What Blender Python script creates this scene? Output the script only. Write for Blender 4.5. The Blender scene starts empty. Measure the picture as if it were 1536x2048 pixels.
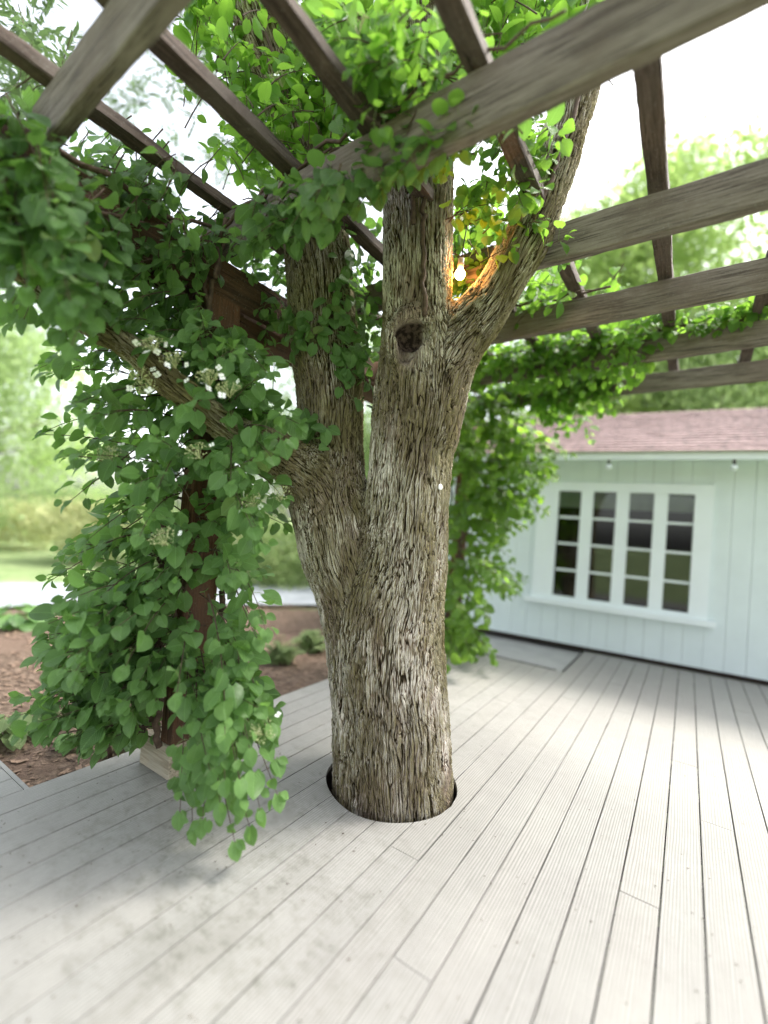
import bpy, bmesh, math, random
import numpy as np
from mathutils import Vector, Matrix
random.seed(7); rng = np.random.default_rng(7)
sc = bpy.context.scene
R = math.radians
EYE = 1.424            # camera height above the deck
FPX = 920.0            # focal length in photograph pixels (2048 high)
# ------------------------------------------------------------------ camera
MC = np.array([[0.83101008, -0.05020074, 0.55398748],
               [0.55082655, -0.06456176, -0.83211892],
               [0.07753939, 0.99665022, -0.02599957]])
cd = bpy.data.cameras.new('camera'); cam = bpy.data.objects.new('camera', cd)
sc.collection.objects.link(cam); sc.camera = cam
m = Matrix([list(MC[i]) + [0] for i in range(3)] + [[0, 0, 0, 1]]); m.translation = Vector((0, 0, EYE))
cam.matrix_world = m
cd.sensor_fit = 'VERTICAL'; cd.sensor_height = 36; cd.lens = 36 * FPX / 2048
cd.clip_start = .05; cd.clip_end = 400
cd.dof.use_dof = True; cd.dof.focus_distance = 2.42; cd.dof.aperture_fstop = cd.lens / 40.0
# ------------------------------------------------------------------ world and sun
SUN_EL, SUN_AZ = R(52), R(35)      # azimuth clockwise from +Y
w = bpy.data.worlds.new('World'); sc.world = w; w.use_nodes = True
nt = w.node_tree; bg = nt.nodes['Background']
sky = nt.nodes.new('ShaderNodeTexSky'); sky.sky_type = 'NISHITA'; sky.sun_disc = False
sky.sun_elevation = SUN_EL; sky.sun_rotation = SUN_AZ; sky.dust_density = 4; sky.air_density = 1.0; sky.ozone_density = 1
hs = nt.nodes.new('ShaderNodeHueSaturation'); hs.inputs['Saturation'].default_value = .32
nt.links.new(sky.outputs[0], hs.inputs['Color']); nt.links.new(hs.outputs[0], bg.inputs[0])
bg.inputs[1].default_value = .15
sd = bpy.data.lights.new('sun', 'SUN'); sd.energy = 1.5; sd.angle = R(12); sd.color = (1, .95, .87)
sun = bpy.data.objects.new('sun', sd); sc.collection.objects.link(sun)
sun.rotation_euler = (R(90) - SUN_EL, 0, -SUN_AZ + math.pi)
sc.view_settings.view_transform = 'Standard'; sc.view_settings.look = 'None'
sc.view_settings.exposure = 2.05; sc.view_settings.gamma = 1
sc.cycles.use_denoising = True
sc.cycles.max_bounces = 7; sc.cycles.diffuse_bounces = 4; sc.cycles.glossy_bounces = 2
sc.cycles.transmission_bounces = 4; sc.cycles.transparent_max_bounces = 4
sc.cycles.sample_clamp_indirect = 6; sc.cycles.caustics_reflective = False; sc.cycles.caustics_refractive = False

# ------------------------------------------------------------------ helpers
def at(u, v, d):
    """point seen at photograph pixel (u, v), d metres in front of the camera"""
    return MC @ np.array([(u - 768) / FPX, -(v - 1024) / FPX, -1.0]) * d + np.array([0, 0, EYE])
def sbs(a, b, x):
    t = np.clip((x - a) / (b - a), 0, 1); return t * t * (3 - 2 * t)
def link(o, parent=None):
    sc.collection.objects.link(o)
    if parent is not None: o.parent = parent
    return o
def mesh_obj(name, verts, faces, mat, parent=None, smooth=False, mesh_only=False):
    me = bpy.data.meshes.new(name); me.from_pydata([tuple(map(float, v)) for v in verts], [], faces)
    if mat: me.materials.append(mat)
    if smooth: me.polygons.foreach_set('use_smooth', [True] * len(me.polygons))
    me.update()
    if mesh_only: return me
    return link(bpy.data.objects.new(name, me), parent)
def fast_mesh(name, verts, quads, mat, uv=None, tint=None, smooth=True):
    """verts (N,3), quads (M,k) with constant k"""
    me = bpy.data.meshes.new(name); n = len(verts); k = quads.shape[1]; mq = len(quads)
    me.vertices.add(n); me.vertices.foreach_set('co', np.asarray(verts, np.float32).ravel())
    me.loops.add(mq * k); me.loops.foreach_set('vertex_index', quads.astype(np.int32).ravel())
    me.polygons.add(mq)
    me.polygons.foreach_set('loop_start', np.arange(0, mq * k, k, dtype=np.int32))
    me.polygons.foreach_set('loop_total', np.full(mq, k, np.int32))
    if uv is not None:
        l = me.uv_layers.new(name='UVMap'); l.data.foreach_set('uv', uv[quads.ravel()].astype(np.float32).ravel())
    if tint is not None:
        a = me.attributes.new('tint', 'FLOAT', 'POINT'); a.data.foreach_set('value', tint.astype(np.float32))
    me.materials.append(mat)
    me.polygons.foreach_set('use_smooth', np.full(mq, smooth))
    me.update(calc_edges=True); me.validate()
    return me
def thing(name, label, cat, loc=(0, 0, 0), rz=0, group=None):
    o = bpy.data.objects.new(name, None); o.empty_display_size = .1; link(o)
    o.location = loc; o.rotation_euler = (0, 0, rz); tag(o, label, cat, group); return o
def tag(o, label=None, cat=None, group=None, kind=None):
    if label: o['label'] = label
    if cat: o['category'] = cat
    if group: o['group'] = group
    if kind: o['kind'] = kind
    return o
def box(x0, x1, y0, y1, z0, z1):
    v = [(x, y, z) for z in (z0, z1) for y in (y0, y1) for x in (x0, x1)]
    f = [(0, 2, 3, 1), (4, 5, 7, 6), (0, 1, 5, 4), (2, 6, 7, 3), (0, 4, 6, 2), (1, 3, 7, 5)]
    return v, f
def box_obj(name, b, mat, parent=None, bevel=0):
    v, f = box(*b); o = mesh_obj(name, v, f, mat, parent)
    if bevel: bev(o, bevel)
    return o
def bev(o, wd, seg=1):
    bm = bmesh.new(); bm.from_mesh(o.data)
    bmesh.ops.bevel(bm, geom=bm.edges[:], offset=wd, segments=seg, affect='EDGES'); bm.to_mesh(o.data); bm.free()
class Geo:
    def __init__(s): s.v = []; s.f = []
    def add(s, v, f):
        n = len(s.v); s.v += [tuple(map(float, p)) for p in v]; s.f += [tuple(i + n for i in q) for q in f]
    def tube(s, pts, rad, k=6, cap=True):
        pts = [np.asarray(p, float) for p in pts]; n = len(pts)
        if np.isscalar(rad): rad = [rad] * n
        ref = None; vs = []
        for i in range(n):
            t = pts[min(i + 1, n - 1)] - pts[max(i - 1, 0)]; t = t / (np.linalg.norm(t) + 1e-9)
            if ref is None:
                ref = np.cross(t, (0, 0, 1.) if abs(t[2]) < .9 else (1., 0, 0))
            ref = ref - t * ref.dot(t); ref /= np.linalg.norm(ref) + 1e-9; b = np.cross(t, ref)
            for j in range(k):
                a = 2 * math.pi * j / k; vs.append(pts[i] + rad[i] * (math.cos(a) * ref + math.sin(a) * b))
        fs = [(i * k + j, i * k + (j + 1) % k, (i + 1) * k + (j + 1) % k, (i + 1) * k + j) for i in range(n - 1) for j in range(k)]
        if cap: fs += [tuple(range(k))[::-1], tuple((n - 1) * k + j for j in range(k))]
        s.add(vs, fs)
    def build(s, name, mat, parent=None, smooth=True): return mesh_obj(name, s.v, s.f, mat, parent, smooth)
def catmull(P, n):
    P = np.asarray(P, float); out = []; P = np.vstack([2 * P[0] - P[1], P, 2 * P[-1] - P[-2]])
    for i in range(1, len(P) - 2):
        for t in np.linspace(0, 1, n, endpoint=False):
            a, b, c, d = P[i - 1:i + 3]
            out.append(.5 * (2 * b + (c - a) * t + (2 * a - 5 * b + 4 * c - d) * t * t + (3 * b - a - 3 * c + d) * t ** 3))
    out.append(P[-2]); return np.array(out)

# ------------------------------------------------------------------ materials
def new_mat(name):
    mt = bpy.data.materials.new(name); mt.use_nodes = True; t = mt.node_tree; t.nodes.clear()
    out = t.nodes.new('ShaderNodeOutputMaterial'); return mt, t, out
class N:
    def __init__(s, t): s.t = t
    def n(s, typ, inp=None, **kw):
        nd = s.t.nodes.new(typ)
        for k, v in kw.items(): setattr(nd, k, v)
        for k, v in (inp or {}).items():
            if isinstance(v, bpy.types.NodeSocket): s.t.links.new(v, nd.inputs[k])
            else: nd.inputs[k].default_value = v
        return nd
    def link(s, a, b): s.t.links.new(a, b)
    def math(s, op, a, b=None, c=None, clamp=False):
        nd = s.n('ShaderNodeMath', operation=op, use_clamp=clamp)
        for i, v in enumerate((a, b, c)):
            if v is None: continue
            if isinstance(v, bpy.types.NodeSocket): s.link(v, nd.inputs[i])
            else: nd.inputs[i].default_value = v
        return nd.outputs[0]
    def mix(s, fac, a, b, blend='MIX'):
        nd = s.n('ShaderNodeMix', data_type='RGBA', blend_type=blend)
        for k, v in ((0, fac), (6, a), (7, b)):
            if isinstance(v, bpy.types.NodeSocket): s.link(v, nd.inputs[k])
            else: nd.inputs[k].default_value = v if k == 0 else (tuple(v) + (1,))[:4]
        return nd.outputs[2]
    def ramp(s, x, a, b):      # smooth 0..1 between a and b
        nd = s.n('ShaderNodeMapRange', {'Value': x, 'From Min': a, 'From Max': b}, interpolation_type='SMOOTHSTEP'); return nd.outputs[0]
    def noise(s, vec, scale, detail=3, rough=.55, dist=0):
        return s.n('ShaderNodeTexNoise', {'Vector': vec, 'Scale': scale, 'Detail': detail, 'Roughness': rough, 'Distortion': dist}).outputs[0]
    def scale(s, vec, sv):
        return s.n('ShaderNodeMapping', {'Vector': vec, 'Scale': sv}).outputs[0]
    def coords(s, k='Object'): return s.n('ShaderNodeTexCoord').outputs[k]
    def pos(s): return s.n('ShaderNodeNewGeometry').outputs['Position']
    def bsdf(s, out, color, rough=.7, bump=None, bs=.3, bd=.01, spec=.4, **kw):
        p = s.n('ShaderNodeBsdfPrincipled', {'Specular IOR Level': spec})
        for k, v in (('Base Color', color), ('Roughness', rough)):
            if isinstance(v, bpy.types.NodeSocket): s.link(v, p.inputs[k])
            else: p.inputs[k].default_value = (tuple(v) + (1,))[:4] if k == 'Base Color' else v
        if bump is not None:
            b = s.n('ShaderNodeBump', {'Strength': bs, 'Distance': bd, 'Height': bump}); s.link(b.outputs[0], p.inputs['Normal'])
        s.link(p.outputs[0], out.inputs[0]); return p
def simple(name, col, rough=.7, var=.12, scale=6, bump=0, **kw):
    mt, t, o = new_mat(name); g = N(t); c = g.coords()
    n1 = g.noise(c, scale, 5, .6)
    col2 = g.mix(g.ramp(n1, .3, .7), [x * (1 - var) for x in col], [min(1, x * (1 + var)) for x in col])
    g.bsdf(o, col2, rough, g.noise(c, scale * 8, 3) if bump else None, bump, .004, **kw); return mt

def wood_mat(name, c_dark, c_light, warm=None, grain=85, rough=.8, bumps=.5):
    """weathered wood, grain along local X"""
    mt, t, o = new_mat(name); g = N(t); c = g.coords()
    rnd = g.n('ShaderNodeObjectInfo').outputs['Random']
    off = g.n('ShaderNodeVectorMath', {0: c, 1: g.n('ShaderNodeCombineXYZ', {'X': g.math('MULTIPLY', rnd, 17), 'Y': rnd, 'Z': rnd}).outputs[0]}, operation='ADD').outputs[0]
    warp = g.noise(g.scale(off, (1.2, 5, 5)), 1.5, 2)
    st = g.scale(off, (.05, 1, 1))
    fine = g.noise(st, grain, 7, .75, .15)
    wide = g.noise(g.scale(off, (.16, 1, 1)), 11, 7, .75)
    blot = g.noise(off, 3.2, 5, .65)
    crack = g.ramp(g.noise(g.scale(off, (.03, 1, 1)), 60, 2, .5, .2), .28, .34)
    col = g.mix(g.ramp(g.math('ADD', g.math('MULTIPLY', fine, .7), g.math('MULTIPLY', wide, .4)), .44, .66), c_dark, c_light)
    if warm: col = g.mix(g.math('MULTIPLY', g.ramp(blot, .42, .68), .75), col, warm)
    lich = g.ramp(g.noise(off, 95, 4, .8), .56, .70)
    col = g.mix(g.math('MULTIPLY', lich, .38), col, (.30, .30, .27))
    col = g.mix(crack, [x * .35 for x in c_dark], col)
    h = g.math('ADD', g.math('MULTIPLY', fine, .6), g.math('ADD', g.math('MULTIPLY', warp, .2), g.math('MULTIPLY', crack, .5)))
    g.bsdf(o, col, rough, h, bumps, .006, spec=.25); return mt
M = {}
M['beam'] = wood_mat('weathered_beam', (.085, .068, .054), (.245, .21, .175), (.15, .118, .092))
M['rafter'] = wood_mat('brown_rafter', (.045, .031, .024), (.125, .092, .072), (.11, .09, .075))
M['header'] = wood_mat('brown_header', (.04, .024, .016), (.11, .062, .038), (.13, .06, .033))
M['post'] = wood_mat('stained_post', (.07, .033, .018), (.17, .08, .045), (.10, .06, .04))
M['plinth'] = wood_mat('pale_plinth', (.24, .20, .14), (.46, .40, .30), (.36, .33, .26))

def deck_mat():
    mt, t, o = new_mat('composite_deck'); g = N(t); c = g.coords('Object'); p = g.pos()
    rnd = g.n('ShaderNodeObjectInfo').outputs['Random']
    off = g.n('ShaderNodeVectorMath', {0: c, 1: g.n('ShaderNodeCombineXYZ', {'X': g.math('MULTIPLY', rnd, 3), 'Y': g.math('MULTIPLY', rnd, 31), 'Z': 0.}).outputs[0]}, operation='ADD').outputs[0]
    # cathedral grain: distorted rings stretched along Y
    ws = g.scale(off, (1, .085, 1))
    wv = g.n('ShaderNodeTexWave', {'Vector': ws, 'Scale': 26., 'Distortion': 7., 'Detail': 2.5, 'Detail Scale': .55, 'Detail Roughness': .55}, wave_type='BANDS', bands_direction='X').outputs[1]
    st = g.noise(g.scale(off, (1, .03, 1)), 160, 4, .7)
    grain = g.math('ADD', g.math('MULTIPLY', g.ramp(wv, .1, .6), .42), g.math('ADD', g.math('MULTIPLY', st, .24), g.math('MULTIPLY', g.noise(off, 9, 6, .75), .52)))
    base = g.mix(g.ramp(grain, .35, .85), (.192, .186, .174), (.325, .315, .295))
    hue = g.noise(p, .55, 3)
    base = g.mix(g.math('MULTIPLY', g.ramp(hue, .4, .6), .3), base, (.33, .335, .305))
    base = g.mix(g.math('MULTIPLY', rnd, .12), base, (.31, .275, .24))
    # grime: greenish grey stains under the hydrangea and by the tree
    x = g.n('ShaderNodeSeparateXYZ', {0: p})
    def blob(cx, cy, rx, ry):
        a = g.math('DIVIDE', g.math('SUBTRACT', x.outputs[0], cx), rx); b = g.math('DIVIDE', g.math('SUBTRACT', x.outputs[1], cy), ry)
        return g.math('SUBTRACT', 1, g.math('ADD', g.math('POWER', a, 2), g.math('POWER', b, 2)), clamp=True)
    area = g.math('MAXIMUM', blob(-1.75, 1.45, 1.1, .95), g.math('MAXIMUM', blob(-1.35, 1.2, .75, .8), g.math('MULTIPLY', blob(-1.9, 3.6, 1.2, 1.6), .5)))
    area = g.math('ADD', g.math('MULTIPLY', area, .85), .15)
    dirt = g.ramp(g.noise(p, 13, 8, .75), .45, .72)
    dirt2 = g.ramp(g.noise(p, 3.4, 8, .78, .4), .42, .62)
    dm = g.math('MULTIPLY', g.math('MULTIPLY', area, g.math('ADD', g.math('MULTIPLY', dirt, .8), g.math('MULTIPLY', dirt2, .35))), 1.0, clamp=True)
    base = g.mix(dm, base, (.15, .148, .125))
    sp = g.n('ShaderNodeTexVoronoi', {'Vector': p, 'Scale': 45., 'Randomness': 1.}).outputs
    spk = g.math('MULTIPLY', g.math('LESS_THAN', sp[0], .1), g.math('GREATER_THAN', g.n('ShaderNodeSeparateColor', {0: sp[1]}).outputs[0], .62))
    base = g.mix(g.math('MULTIPLY', spk, .45), base, (.12, .10, .07))
    g.bsdf(o, base, g.math('ADD', g.math('MULTIPLY', st, .15), .5), grain, .35, .0025, spec=.35)
    return mt
M['deck'] = deck_mat()
M['deck_under'] = simple('deck_underside', (.03, .025, .02))

def bark_mat():
    mt, t, o = new_mat('furrowed_bark'); g = N(t); mt.displacement_method = 'BOTH'
    co = g.n('ShaderNodeAttribute', attribute_name='bark').outputs['Vector']
    scar = g.n('ShaderNodeAttribute', attribute_name='scar').outputs['Fac']
    hole = g.n('ShaderNodeAttribute', attribute_name='hole').outputs['Fac']
    p = g.pos()
    wn = g.n('ShaderNodeTexNoise', {'Vector': g.scale(co, (1, 1, .35)), 'Scale': 7., 'Detail': 3.}).outputs['Color']
    wsub = g.n('ShaderNodeVectorMath', {0: wn, 1: (.5, .5, .5)}, operation='SUBTRACT').outputs[0]
    wsc = g.n('ShaderNodeVectorMath', {0: wsub, 1: (.075, .075, .25)}, operation='MULTIPLY').outputs[0]
    cw = g.n('ShaderNodeVectorMath', {0: co, 1: wsc}, operation='ADD').outputs[0]
    def edge(sz, scale, rn=1.):
        return g.n('ShaderNodeTexVoronoi', {'Vector': g.scale(cw, (1, 1, sz)), 'Scale': scale, 'Randomness': rn}, feature='DISTANCE_TO_EDGE').outputs[0]
    e1 = g.ramp(edge(.05, 56.), .0, .24); e2 = g.ramp(edge(.11, 110.), .0, .25); e3 = g.noise(g.scale(cw, (1, 1, .3)), 170, 4, .75)
    rdg = g.noise(g.scale(cw, (1, 1, .06)), 52, 2, .5)
    fib = g.ramp(g.math('ABSOLUTE', g.math('SUBTRACT', rdg, .5)), .0, .055)
    strk = g.noise(g.scale(cw, (1, 1, .06)), 90, 4, .7)
    h = g.math('ADD', g.math('ADD', g.math('MULTIPLY', e1, .26), g.math('MULTIPLY', e2, .18)), g.math('ADD', g.math('MULTIPLY', fib, .34), g.math('ADD', g.math('MULTIPLY', strk, .30), g.math('MULTIPLY', e3, .2))))
    amp = g.noise(p, 2.3, 2)
    hh = g.math('MULTIPLY', h, g.math('ADD', g.math('MULTIPLY', amp, .9), .5))
    hh = g.math('MULTIPLY', hh, g.math('SUBTRACT', 1, g.math('MULTIPLY', scar, .72)))
    hh = g.math('MULTIPLY', hh, g.math('SUBTRACT', 1, g.math('MULTIPLY', hole, .8)))
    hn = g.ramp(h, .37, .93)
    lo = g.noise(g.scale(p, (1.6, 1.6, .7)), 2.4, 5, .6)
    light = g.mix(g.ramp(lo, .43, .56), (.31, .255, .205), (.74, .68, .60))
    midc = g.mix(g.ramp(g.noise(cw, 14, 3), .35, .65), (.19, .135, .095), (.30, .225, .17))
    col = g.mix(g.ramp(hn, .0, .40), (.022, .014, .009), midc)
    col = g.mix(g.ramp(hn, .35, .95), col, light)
    # moss and algae, thicker on the right-hand flank and in hollows
    s3 = g.n('ShaderNodeSeparateXYZ', {0: p}); nn = g.n('ShaderNodeSeparateXYZ', {0: g.n('ShaderNodeNewGeometry').outputs['Normal']})
    side = g.math('ADD', g.math('MULTIPLY', nn.outputs[0], .20), g.math('MULTIPLY', nn.outputs[1], .05))
    mn = g.math('ADD', g.noise(g.scale(p, (1, 1, .5)), 4.3, 5, .65), side)
    mn = g.math('ADD', mn, g.math('MULTIPLY', g.noise(p, 26, 3, .6), .12))
    mn = g.math('ADD', mn, g.math('MULTIPLY', g.math('MULTIPLY', g.ramp(g.math('MULTIPLY', s3.outputs[0], -1), 1.48, 1.66), g.ramp(s3.outputs[2], 1.3, 1.8)), .09))  # darker olive tone added on the upper part of the left stem
    moss = g.math('MULTIPLY', g.ramp(mn, .525, .66), g.math('SUBTRACT', 1, scar))
    mcol = g.mix(g.ramp(h, .3, .9), (.032, .027, .009), (.165, .145, .052))
    col = g.mix(g.math('MULTIPLY', moss, .82), col, mcol)
    bareC = g.mix(g.ramp(e3, .35, .65), (.34, .26, .205), (.55, .47, .40))
    col = g.mix(g.math('MULTIPLY', scar, .6), col, bareC)
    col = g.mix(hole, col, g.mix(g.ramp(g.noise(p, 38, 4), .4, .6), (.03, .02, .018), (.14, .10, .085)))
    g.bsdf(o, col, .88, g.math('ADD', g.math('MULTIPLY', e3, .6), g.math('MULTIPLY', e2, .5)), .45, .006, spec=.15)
    d = g.n('ShaderNodeDisplacement', {'Height': hh, 'Midlevel': .74, 'Scale': .030})
    g.link(d.outputs[0], o.inputs['Displacement']); return mt
M['bark'] = bark_mat()

def leaf_mat(name, dark, light, trans, back=None, tmix=.38, rough=.42):
    mt, t, o = new_mat(name); g = N(t)
    ti = g.n('ShaderNodeAttribute', attribute_name='tint').outputs['Fac']
    uv = g.n('ShaderNodeUVMap').outputs[0]; s = g.n('ShaderNodeSeparateXYZ', {0: uv})
    ax = g.math('ABSOLUTE', g.math('SUBTRACT', s.outputs[0], .5))
    mid = g.math('SUBTRACT', 1, g.ramp(ax, .004, .03))
    # side veins run forward from the midrib
    k = g.math('SUBTRACT', g.math('MULTIPLY', s.outputs[1], 8.), g.math('MULTIPLY', ax, 9.))
    vn = g.math('PINGPONG', k, .5); vein = g.math('SUBTRACT', 1, g.ramp(vn, .02, .13))
    vv = g.math('MAXIMUM', mid, g.math('MULTIPLY', vein, .7))
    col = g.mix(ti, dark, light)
    rn = g.n('ShaderNodeObjectInfo').outputs['Random']
    col = g.mix(g.math('MULTIPLY', g.ramp(rn, .93, .99), .55), col, (.34, .36, .09))
    col = g.mix(g.math('MULTIPLY', g.ramp(g.noise(g.pos(), 5.5, 2), .4, .65), .35), col, [light[0] * 1.05, light[1] * .98, light[2] * 1.15])
    col = g.mix(g.math('MULTIPLY', rn, .18), col, [dark[0] * .7, dark[1] * .75, dark[2] * .8])
    nz = g.noise(g.pos(), 30, 3)
    col = g.mix(g.math('MULTIPLY', g.ramp(nz, .3, .7), .25), col, [c * .7 for c in dark])
    col = g.mix(g.math('MULTIPLY', vv, .6), col, [min(1, c * 1.5 + .02) for c in light])
    bf = g.n('ShaderNodeNewGeometry').outputs['Backfacing']
    col = g.mix(g.math('MULTIPLY', bf, .5), col, [min(1, c * 1.35 + .015) for c in light])
    p = g.bsdf(o, col, rough, g.math('SUBTRACT', g.math('MULTIPLY', vn, 1.), g.math('MULTIPLY', mid, .5)), .8, .006, spec=.35)
    tr = g.n('ShaderNodeBsdfTranslucent'); tc = g.mix(ti, [c * .75 for c in trans], trans)
    tc = g.mix(g.math('MULTIPLY', vv, .35), tc, [c * .6 for c in trans]); g.link(tc, tr.inputs[0])
    mx = g.n('ShaderNodeMixShader', {0: tmix}); g.link(p.outputs[0], mx.inputs[1]); g.link(tr.outputs[0], mx.inputs[2])
    g.link(mx.outputs[0], o.inputs[0]); return mt
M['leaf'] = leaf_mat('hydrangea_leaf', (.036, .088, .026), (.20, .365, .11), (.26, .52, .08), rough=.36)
M['leaf_top'] = leaf_mat('sunlit_vine_leaf', (.05, .13, .025), (.14, .29, .055), (.36, .68, .07), tmix=.5)  # copy of the hydrangea leaf, backlight put into its yellower translucent colour
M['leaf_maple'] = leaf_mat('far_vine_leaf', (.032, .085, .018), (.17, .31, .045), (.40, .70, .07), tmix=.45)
M['leaf_far'] = leaf_mat('tree_leaf', (.15, .22, .085), (.30, .39, .17), (.40, .56, .22), tmix=.45, rough=.6)
M['leaf_pale'] = leaf_mat('pale_tree_leaf', (.22, .33, .10), (.42, .53, .19), (.50, .70, .22), tmix=.45, rough=.6)
M['leaf_yellow'] = leaf_mat('yellow_shrub_leaf', (.32, .38, .18), (.58, .57, .29), (.6, .66, .32), tmix=.4, rough=.6)
M['leaf_grey'] = leaf_mat('willow_leaf', (.09, .14, .08), (.16, .23, .12), (.22, .36, .12), tmix=.3, rough=.6)
M['stem'] = simple('vine_stem', (.085, .055, .038), .85, .3, 40, .5)
M['petiole'] = simple('leaf_stalk', (.20, .27, .10), .6, .15, 30)
M['twig'] = simple('green_twig', (.10, .10, .05), .7, .25, 30)
M['floret'] = simple('white_floret', (.82, .83, .78), .6, .05, 60)
M['bud'] = simple('flower_buds', (.42, .45, .22), .7, .25, 80)
M['trunk_far'] = simple('far_trunk', (.16, .13, .10), .9, .3, 8, .4)

# ------------------------------------------------------------------ ground
def ground():
    mt, t, o = new_mat('garden_soil'); g = N(t); p = g.pos()
    c = g.mix(g.ramp(g.noise(p, 16, 6, .7), .35, .68), (.075, .052, .038), (.22, .165, .125))
    c = g.mix(g.ramp(g.noise(p, 1.6, 4), .45, .65), c, (.15, .105, .08))
    g.bsdf(o, c, .95, g.noise(p, 40, 6, .7), .9, .02, spec=.1); M['soil'] = mt
    mt, t, o = new_mat('lawn_grass'); g = N(t); p = g.pos()
    c = g.mix(g.ramp(g.noise(p, 1.3, 6, .7), .35, .65), (.18, .25, .105), (.28, .345, .17))
    g.bsdf(o, c, .9, g.noise(p, 70, 3), .8, .03, spec=.1); M['lawn'] = mt
    M['path'] = simple('pale_paving', (.25, .27, .29), .8, .15, 3, .2)
    # one sheet of land out to the horizon, dug a little below the deck
    v = []; n = 40; ext = 160
    xs = np.sign(np.linspace(-1, 1, n)) * np.abs(np.linspace(-1, 1, n)) ** 2.2 * ext
    for y in xs:
        for x in xs:
            r = math.hypot(x + 2, y - 2)
            v.append((x, y, -.20 + (0 if r < 7 else .25 * math.sin(x * .21) * math.cos(y * .17) * min(1, (r - 7) / 10))))
    f = [(j * n + i, j * n + i + 1, (j + 1) * n + i + 1, (j + 1) * n + i) for j in range(n - 1) for i in range(n - 1)]
    tag(mesh_obj('ground', v, f, M['lawn'], smooth=True), kind='structure')
    # planting bed of bark mulch
    def sheet(name, poly, z, mat, bump=.02):
        bm = bmesh.new(); vs = [bm.verts.new((x, y, z)) for x, y in poly]; bm.faces.new(vs)
        bmesh.ops.triangulate(bm, faces=bm.faces[:])
        me = bpy.data.meshes.new(name); bm.to_mesh(me); bm.free(); me.materials.append(mat)
        return tag(link(bpy.data.objects.new(name, me)), kind='structure')
    sheet('mulch_bed', [(-2.3, .9), (-2.3, 7.6), (-3.6, 8.2), (-5.2, 6.0), (-6.6, 4.2), (-7.6, 2.6), (-7.2, .6), (-5, -.3), (-3.6, .9)], -.13, M['soil'])
    sheet('garden_path', [(-12.5, -2), (-8.1, 1.4), (-7.4, 3.4), (-6.1, 5.4), (-4.5, 7.8), (-2.2, 9.6), (-3.4, 11.1), (-6.2, 9.1), (-8.2, 6.4), (-9.4, 4.2), (-10.4, 2.2), (-14.5, -.5)], -.11, M['path'])
    sheet('driveway', [(-34, 4), (-17, 10.5), (-8, 17.5), (4, 24), (4, 27), (-9.5, 20.5), (-20, 13), (-36, 7)], .13, M['path'])
ground()
# patio slab between the deck and the house
s = box_obj('patio_slab', (-4.0, -1.10, 5.25, 6.6, -.18, -.05), simple('patio_concrete', (.36, .36, .35), .85, .1, 4, .2)); tag(s, kind='structure')

# ------------------------------------------------------------------ deck
HC = np.array([-1.318, 2.262]); HR = .368
PITCH, GAP, X0 = .145, .0055, -.0225
JOINTS = {-6: 1.38, -1: 2.203, 1: 3.04, -8: 1.815}
JOINTS = {}
def jkey(x): return int(round((x - X0) / PITCH))
for xl, yy in ((-.745, 1.38), (-.147, 2.203), (.123, 3.04), (-1.032, 1.815)): JOINTS[jkey(xl)] = [yy]
deck = bpy.data.objects.new('deck', None); link(deck); tag(deck, kind='structure')
def house_y(x): return 6.402 + .0684 * (x + 1.698)
def hole_strip(x0, x1, y0, y1):
    """board with the round tree opening cut out of it"""
    xs = set(np.linspace(x0, x1, 9));
    for e in (HC[0] - HR, HC[0] + HR):
        if x0 < e < x1: xs.add(e)
    xs = sorted(xs); bm = bmesh.new(); cache = {}
    def V(x, y):
        k = (round(x, 5), round(y, 5))
        if k not in cache: cache[k] = bm.verts.new((x, y, 0))
        return cache[k]
    def half(x):
        q = HR * HR - (x - HC[0]) ** 2
        # slightly uneven hand-cut circle
        return (math.sqrt(q) * (1 + .03 * math.sin(9 * x)) if q > 0 else 0)
    for a, b in zip(xs[:-1], xs[1:]):
        mid = (a + b) / 2
        if abs(mid - HC[0]) < HR:
            for lo, hi in (((y0, y0), (HC[1] - half(a), HC[1] - half(b))), ((HC[1] + half(a), HC[1] + half(b)), (y1, y1))):
                vs = [V(a, lo[0]), V(b, lo[1]), V(b, hi[1]), V(a, hi[0])]
                if len(set(vs)) > 2: bm.faces.new(vs)
        else:
            bm.faces.new([V(a, y0), V(b, y0), V(b, y1), V(a, y1)])
    r = bmesh.ops.extrude_face_region(bm, geom=bm.faces[:])
    for e in r['geom']:
        if isinstance(e, bmesh.types.BMVert): e.co.z = -.025
    bmesh.ops.recalc_face_normals(bm, faces=bm.faces[:])
    return bm
def board(x0, x1, y0, y1):
    cx, cy = (x0 + x1) / 2, (y0 + y1) / 2
    if x1 > HC[0] - HR and x0 < HC[0] + HR and y0 < HC[1] < y1:
        bm = hole_strip(x0, x1, y0, y1)
        bmesh.ops.translate(bm, verts=bm.verts[:], vec=(-cx, -cy, 0))
        me = bpy.data.meshes.new('deck_board'); bm.to_mesh(me); bm.free(); me.materials.append(M['deck'])
        o = link(bpy.data.objects.new('deck_board', me), deck)
    else:
        c = .0018; xs = [x0 - cx, x0 - cx + c, x1 - cx - c, x1 - cx]; v = []; hy = (y1 - y0) / 2
        for yy in (-hy, hy):
            v += [(xs[0], yy, -.025), (xs[0], yy, -c), (xs[1], yy, 0), (xs[2], yy, 0), (xs[3], yy, -c), (xs[3], yy, -.025)]
        f = [(i, i + 1, i + 7, i + 6) for i in range(5)] + [(0, 6, 11, 5), (0, 5, 4, 3, 2, 1), (6, 7, 8, 9, 10, 11)]
        o = mesh_obj('deck_board', v, [q[::-1] for q in f], M['deck'], deck)
    o.location = (cx, cy, random.uniform(-.0006, .0006)); return o
br = random.Random(3)
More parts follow.
